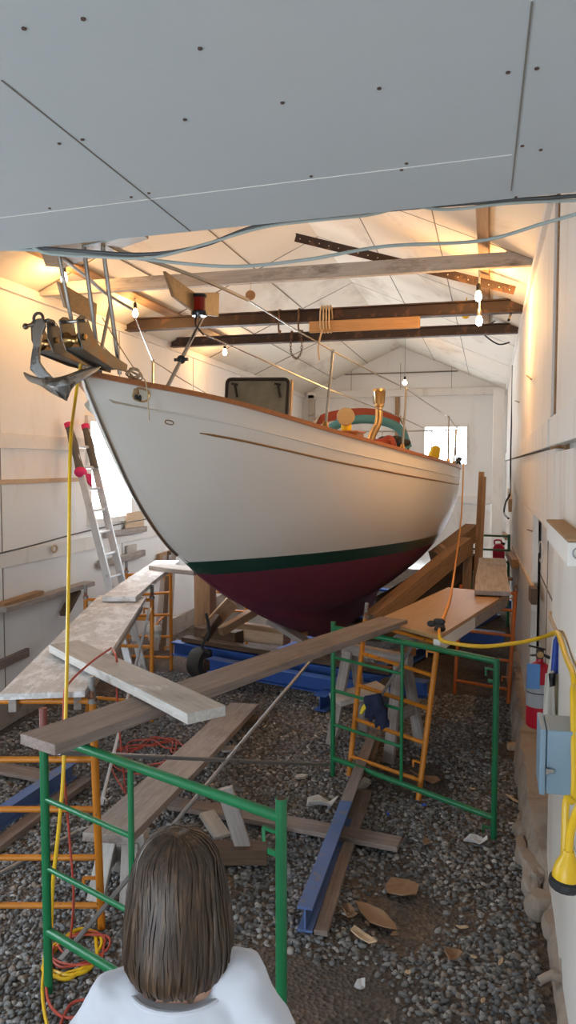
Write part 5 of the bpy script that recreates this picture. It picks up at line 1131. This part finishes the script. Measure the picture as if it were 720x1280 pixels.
# shirt
b = B()
loft(b, [ell(L(0, 0, .86), .185, .125), ell(L(0, 0, .95), .178, .122), ell(L(0, 0, 1.08), .162, .115), ell(L(.004, .0, 1.22), .158, .115), ell(L(.006, -.004, 1.31), .162, .105), ell(L(.006, -.006, 1.342), .138, .09), ell(L(.004, -.012, 1.357), .108, .085), ell(L(.006, -.008, 1.360), .08, .06)])
for sx in (-1, 1):
    sh, el = ARM[sx][:2]; d = (el - sh); out = RV * sx
    b.tube([L(sx * .08, -.01, sh.z + .015), sh + V((0, 0, .006)), sh.lerp(el, .2) + out * .016, sh.lerp(el, .42) + out * .03, sh.lerp(el, .56) + out * .036], [.056, .060, .060, .064, .067], 18)
def wr_(o):
    md = o.modifiers.new('soften', 'SMOOTH'); md.factor = .6; md.iterations = 10
    tx = bpy.data.textures.new('folds', 'CLOUDS'); tx.noise_scale = .09; dm = o.modifiers.new('folds', 'DISPLACE'); dm.texture = tx; dm.strength = .018; dm.mid_level = .5
    return o
sht = b.build('t_shirt', 'shirt', wm, smooth=True); rem(sht, .008); wr_(sht)
b = B(); b.tube([L(.002, -.016, 1.360) + RV * .104 * math.cos(a) + HF * .088 * math.sin(a) + V((0, 0, .012 * math.sin(a + PI) * 0 - .004)) for a in [2 * PI * i / 30 for i in range(30)]], .0065, 8, closed=True); b.build('neckband', 'shirt', sht, smooth=True)
b = B(); loft(b, [ell(L(0, 0, .76), .15, .115), ell(L(0, 0, .86), .162, .112), ell(L(0, 0, .93), .155, .108)])
for sx in (-1, 1):
    _, _, hip, kn, ank = ARM[sx]; b.tube([hip, hip.lerp(kn, .4), kn, kn.lerp(ank, .5), ank + V((0, 0, .02))], [.1, .088, .066, .06, .055], 16)
wr_(rem(b.build('jeans', 'jeans', wm, smooth=True), .009))
for sx in (-1, 1):
    ank = ARM[sx][4]; b = B(); b.tube([ank + V((0, 0, .01)) - HF * .01, ank - HF * .015 + V((0, 0, -.03)), ank + HF * .08 + V((0, 0, -.035)), ank + HF * .16 + V((0, 0, -.045))], [.046, .05, .044, .028], 12); rem(b.build('shoe', 'shoe', wm, smooth=True), .008)
# hair: a parted shell of locks with loose strands
b = B(); NA = 120; hy = -.012
prof = [(1.706, .004), (1.703, .024), (1.694, .045), (1.677, .064), (1.655, .079), (1.62, .091), (1.575, .100), (1.53, .106), (1.48, .111), (1.45, .113), (1.425, .110), (1.405, .101), (1.39, .088)]
def hair_pt(a, z, r, lift=0):
    lock = 1 + .035 * noise.noise(V((math.cos(a) * 4.5, math.sin(a) * 4.5, z * 1.5))) + .022 * noise.noise(V((math.cos(a) * 14, math.sin(a) * 14, z * 2)))
    part = -.006 * math.exp(-((math.cos(a) * r - .01) / .012) ** 2) if z > 1.66 else 0
    return L(r * lock * math.cos(a) * 1.0, hy + r * lock * math.sin(a) * 1.08, z + part + lift)
# closed over the crown, open in front of the face
def open_half(z): return math.radians(42) * min(1, max(0, (1.665 - z) / .06)) + .002
def a_of(u, z): w_ = open_half(z); return PI / 2 + w_ + u * (2 * PI - 2 * w_)
rows = []
for z, r in prof:
    row = []
    for i in range(NA):
        a = a_of(i / (NA - 1), z); jag = (.016 * noise.noise(V((a * 9, 1, 0))) + .022 * noise.noise(V((a * 3, 7, 0)))) * max(0, (1.47 - z) / .09)
        row.append(hair_pt(a, z + jag, r))
    rows.append(row)
b.grid(rows); b.add([*rows[0]], [tuple(range(NA))])
for i in range(520):
    u = random.random(); off = random.uniform(-.003, .005); zend = 1.385 + random.uniform(-.035, .03); P = []
    for z, r in prof[1:]:
        if z < zend - .02: break
        P.append(hair_pt(a_of(u, z) + .05 * math.sin(z * 20 + i), z, r + off + .002 * math.sin(i + z * 30)))
    if len(P) > 3: b.tube(P, [.0007] + [.0020] * (len(P) - 2) + [.0006], 4)
hr = b.build('hair', 'hair', wm, smooth=True, solid=.004)

# ------------------------------------------------------------------ daylight and sky
w = bpy.data.worlds.new('sky'); scn.world = w; w.use_nodes = True; nt = w.node_tree; bg = nt.nodes['Background']
bg.inputs['Color'].default_value = (.80, .90, 1.0, 1); bg.inputs['Strength'].default_value = 11
def portal(c, sx, sy, rot):
    l = bpy.data.lights.new('daylight opening', 'AREA'); l.shape = 'RECTANGLE'; l.size = sx; l.size_y = sy; l.cycles.is_portal = True
    o = bpy.data.objects.new('daylight opening', l); COL.objects.link(o); o.location = c; o.rotation_euler = rot
portal((-2.15, YF - .14, .95), 1.7, 2.1, (PI / 2, 0, 0))  # portal for the added doorway
portal((XL - .15, 11.9, 2.1), 1.2, 3.4, (0, -PI / 2, 0)); portal((XL - .15, 2.8, 1.65), 1.1, 1.4, (0, -PI / 2, 0))  # portals for the two added windows
portal((XL - .15, (WY0 + WY1) / 2, (WZ0 + WZ1) / 2), WZ1 - WZ0, WY1 - WY0, (0, -PI / 2, 0))
portal((cx, YB + .15, cz), ww, hh, (-PI / 2, 0, 0))
scn.view_settings.view_transform = 'Standard'; scn.view_settings.look = 'None'; scn.view_settings.exposure = 0.9; scn.view_settings.gamma = 1
scn.view_settings.use_curve_mapping = False
scn.cycles.use_denoising = True
scn.cycles.max_bounces = 10; scn.cycles.diffuse_bounces = 6; scn.cycles.sample_clamp_indirect = 6; scn.cycles.caustics_reflective = False; scn.cycles.caustics_refractive = False
bpy.context.view_layer.update()
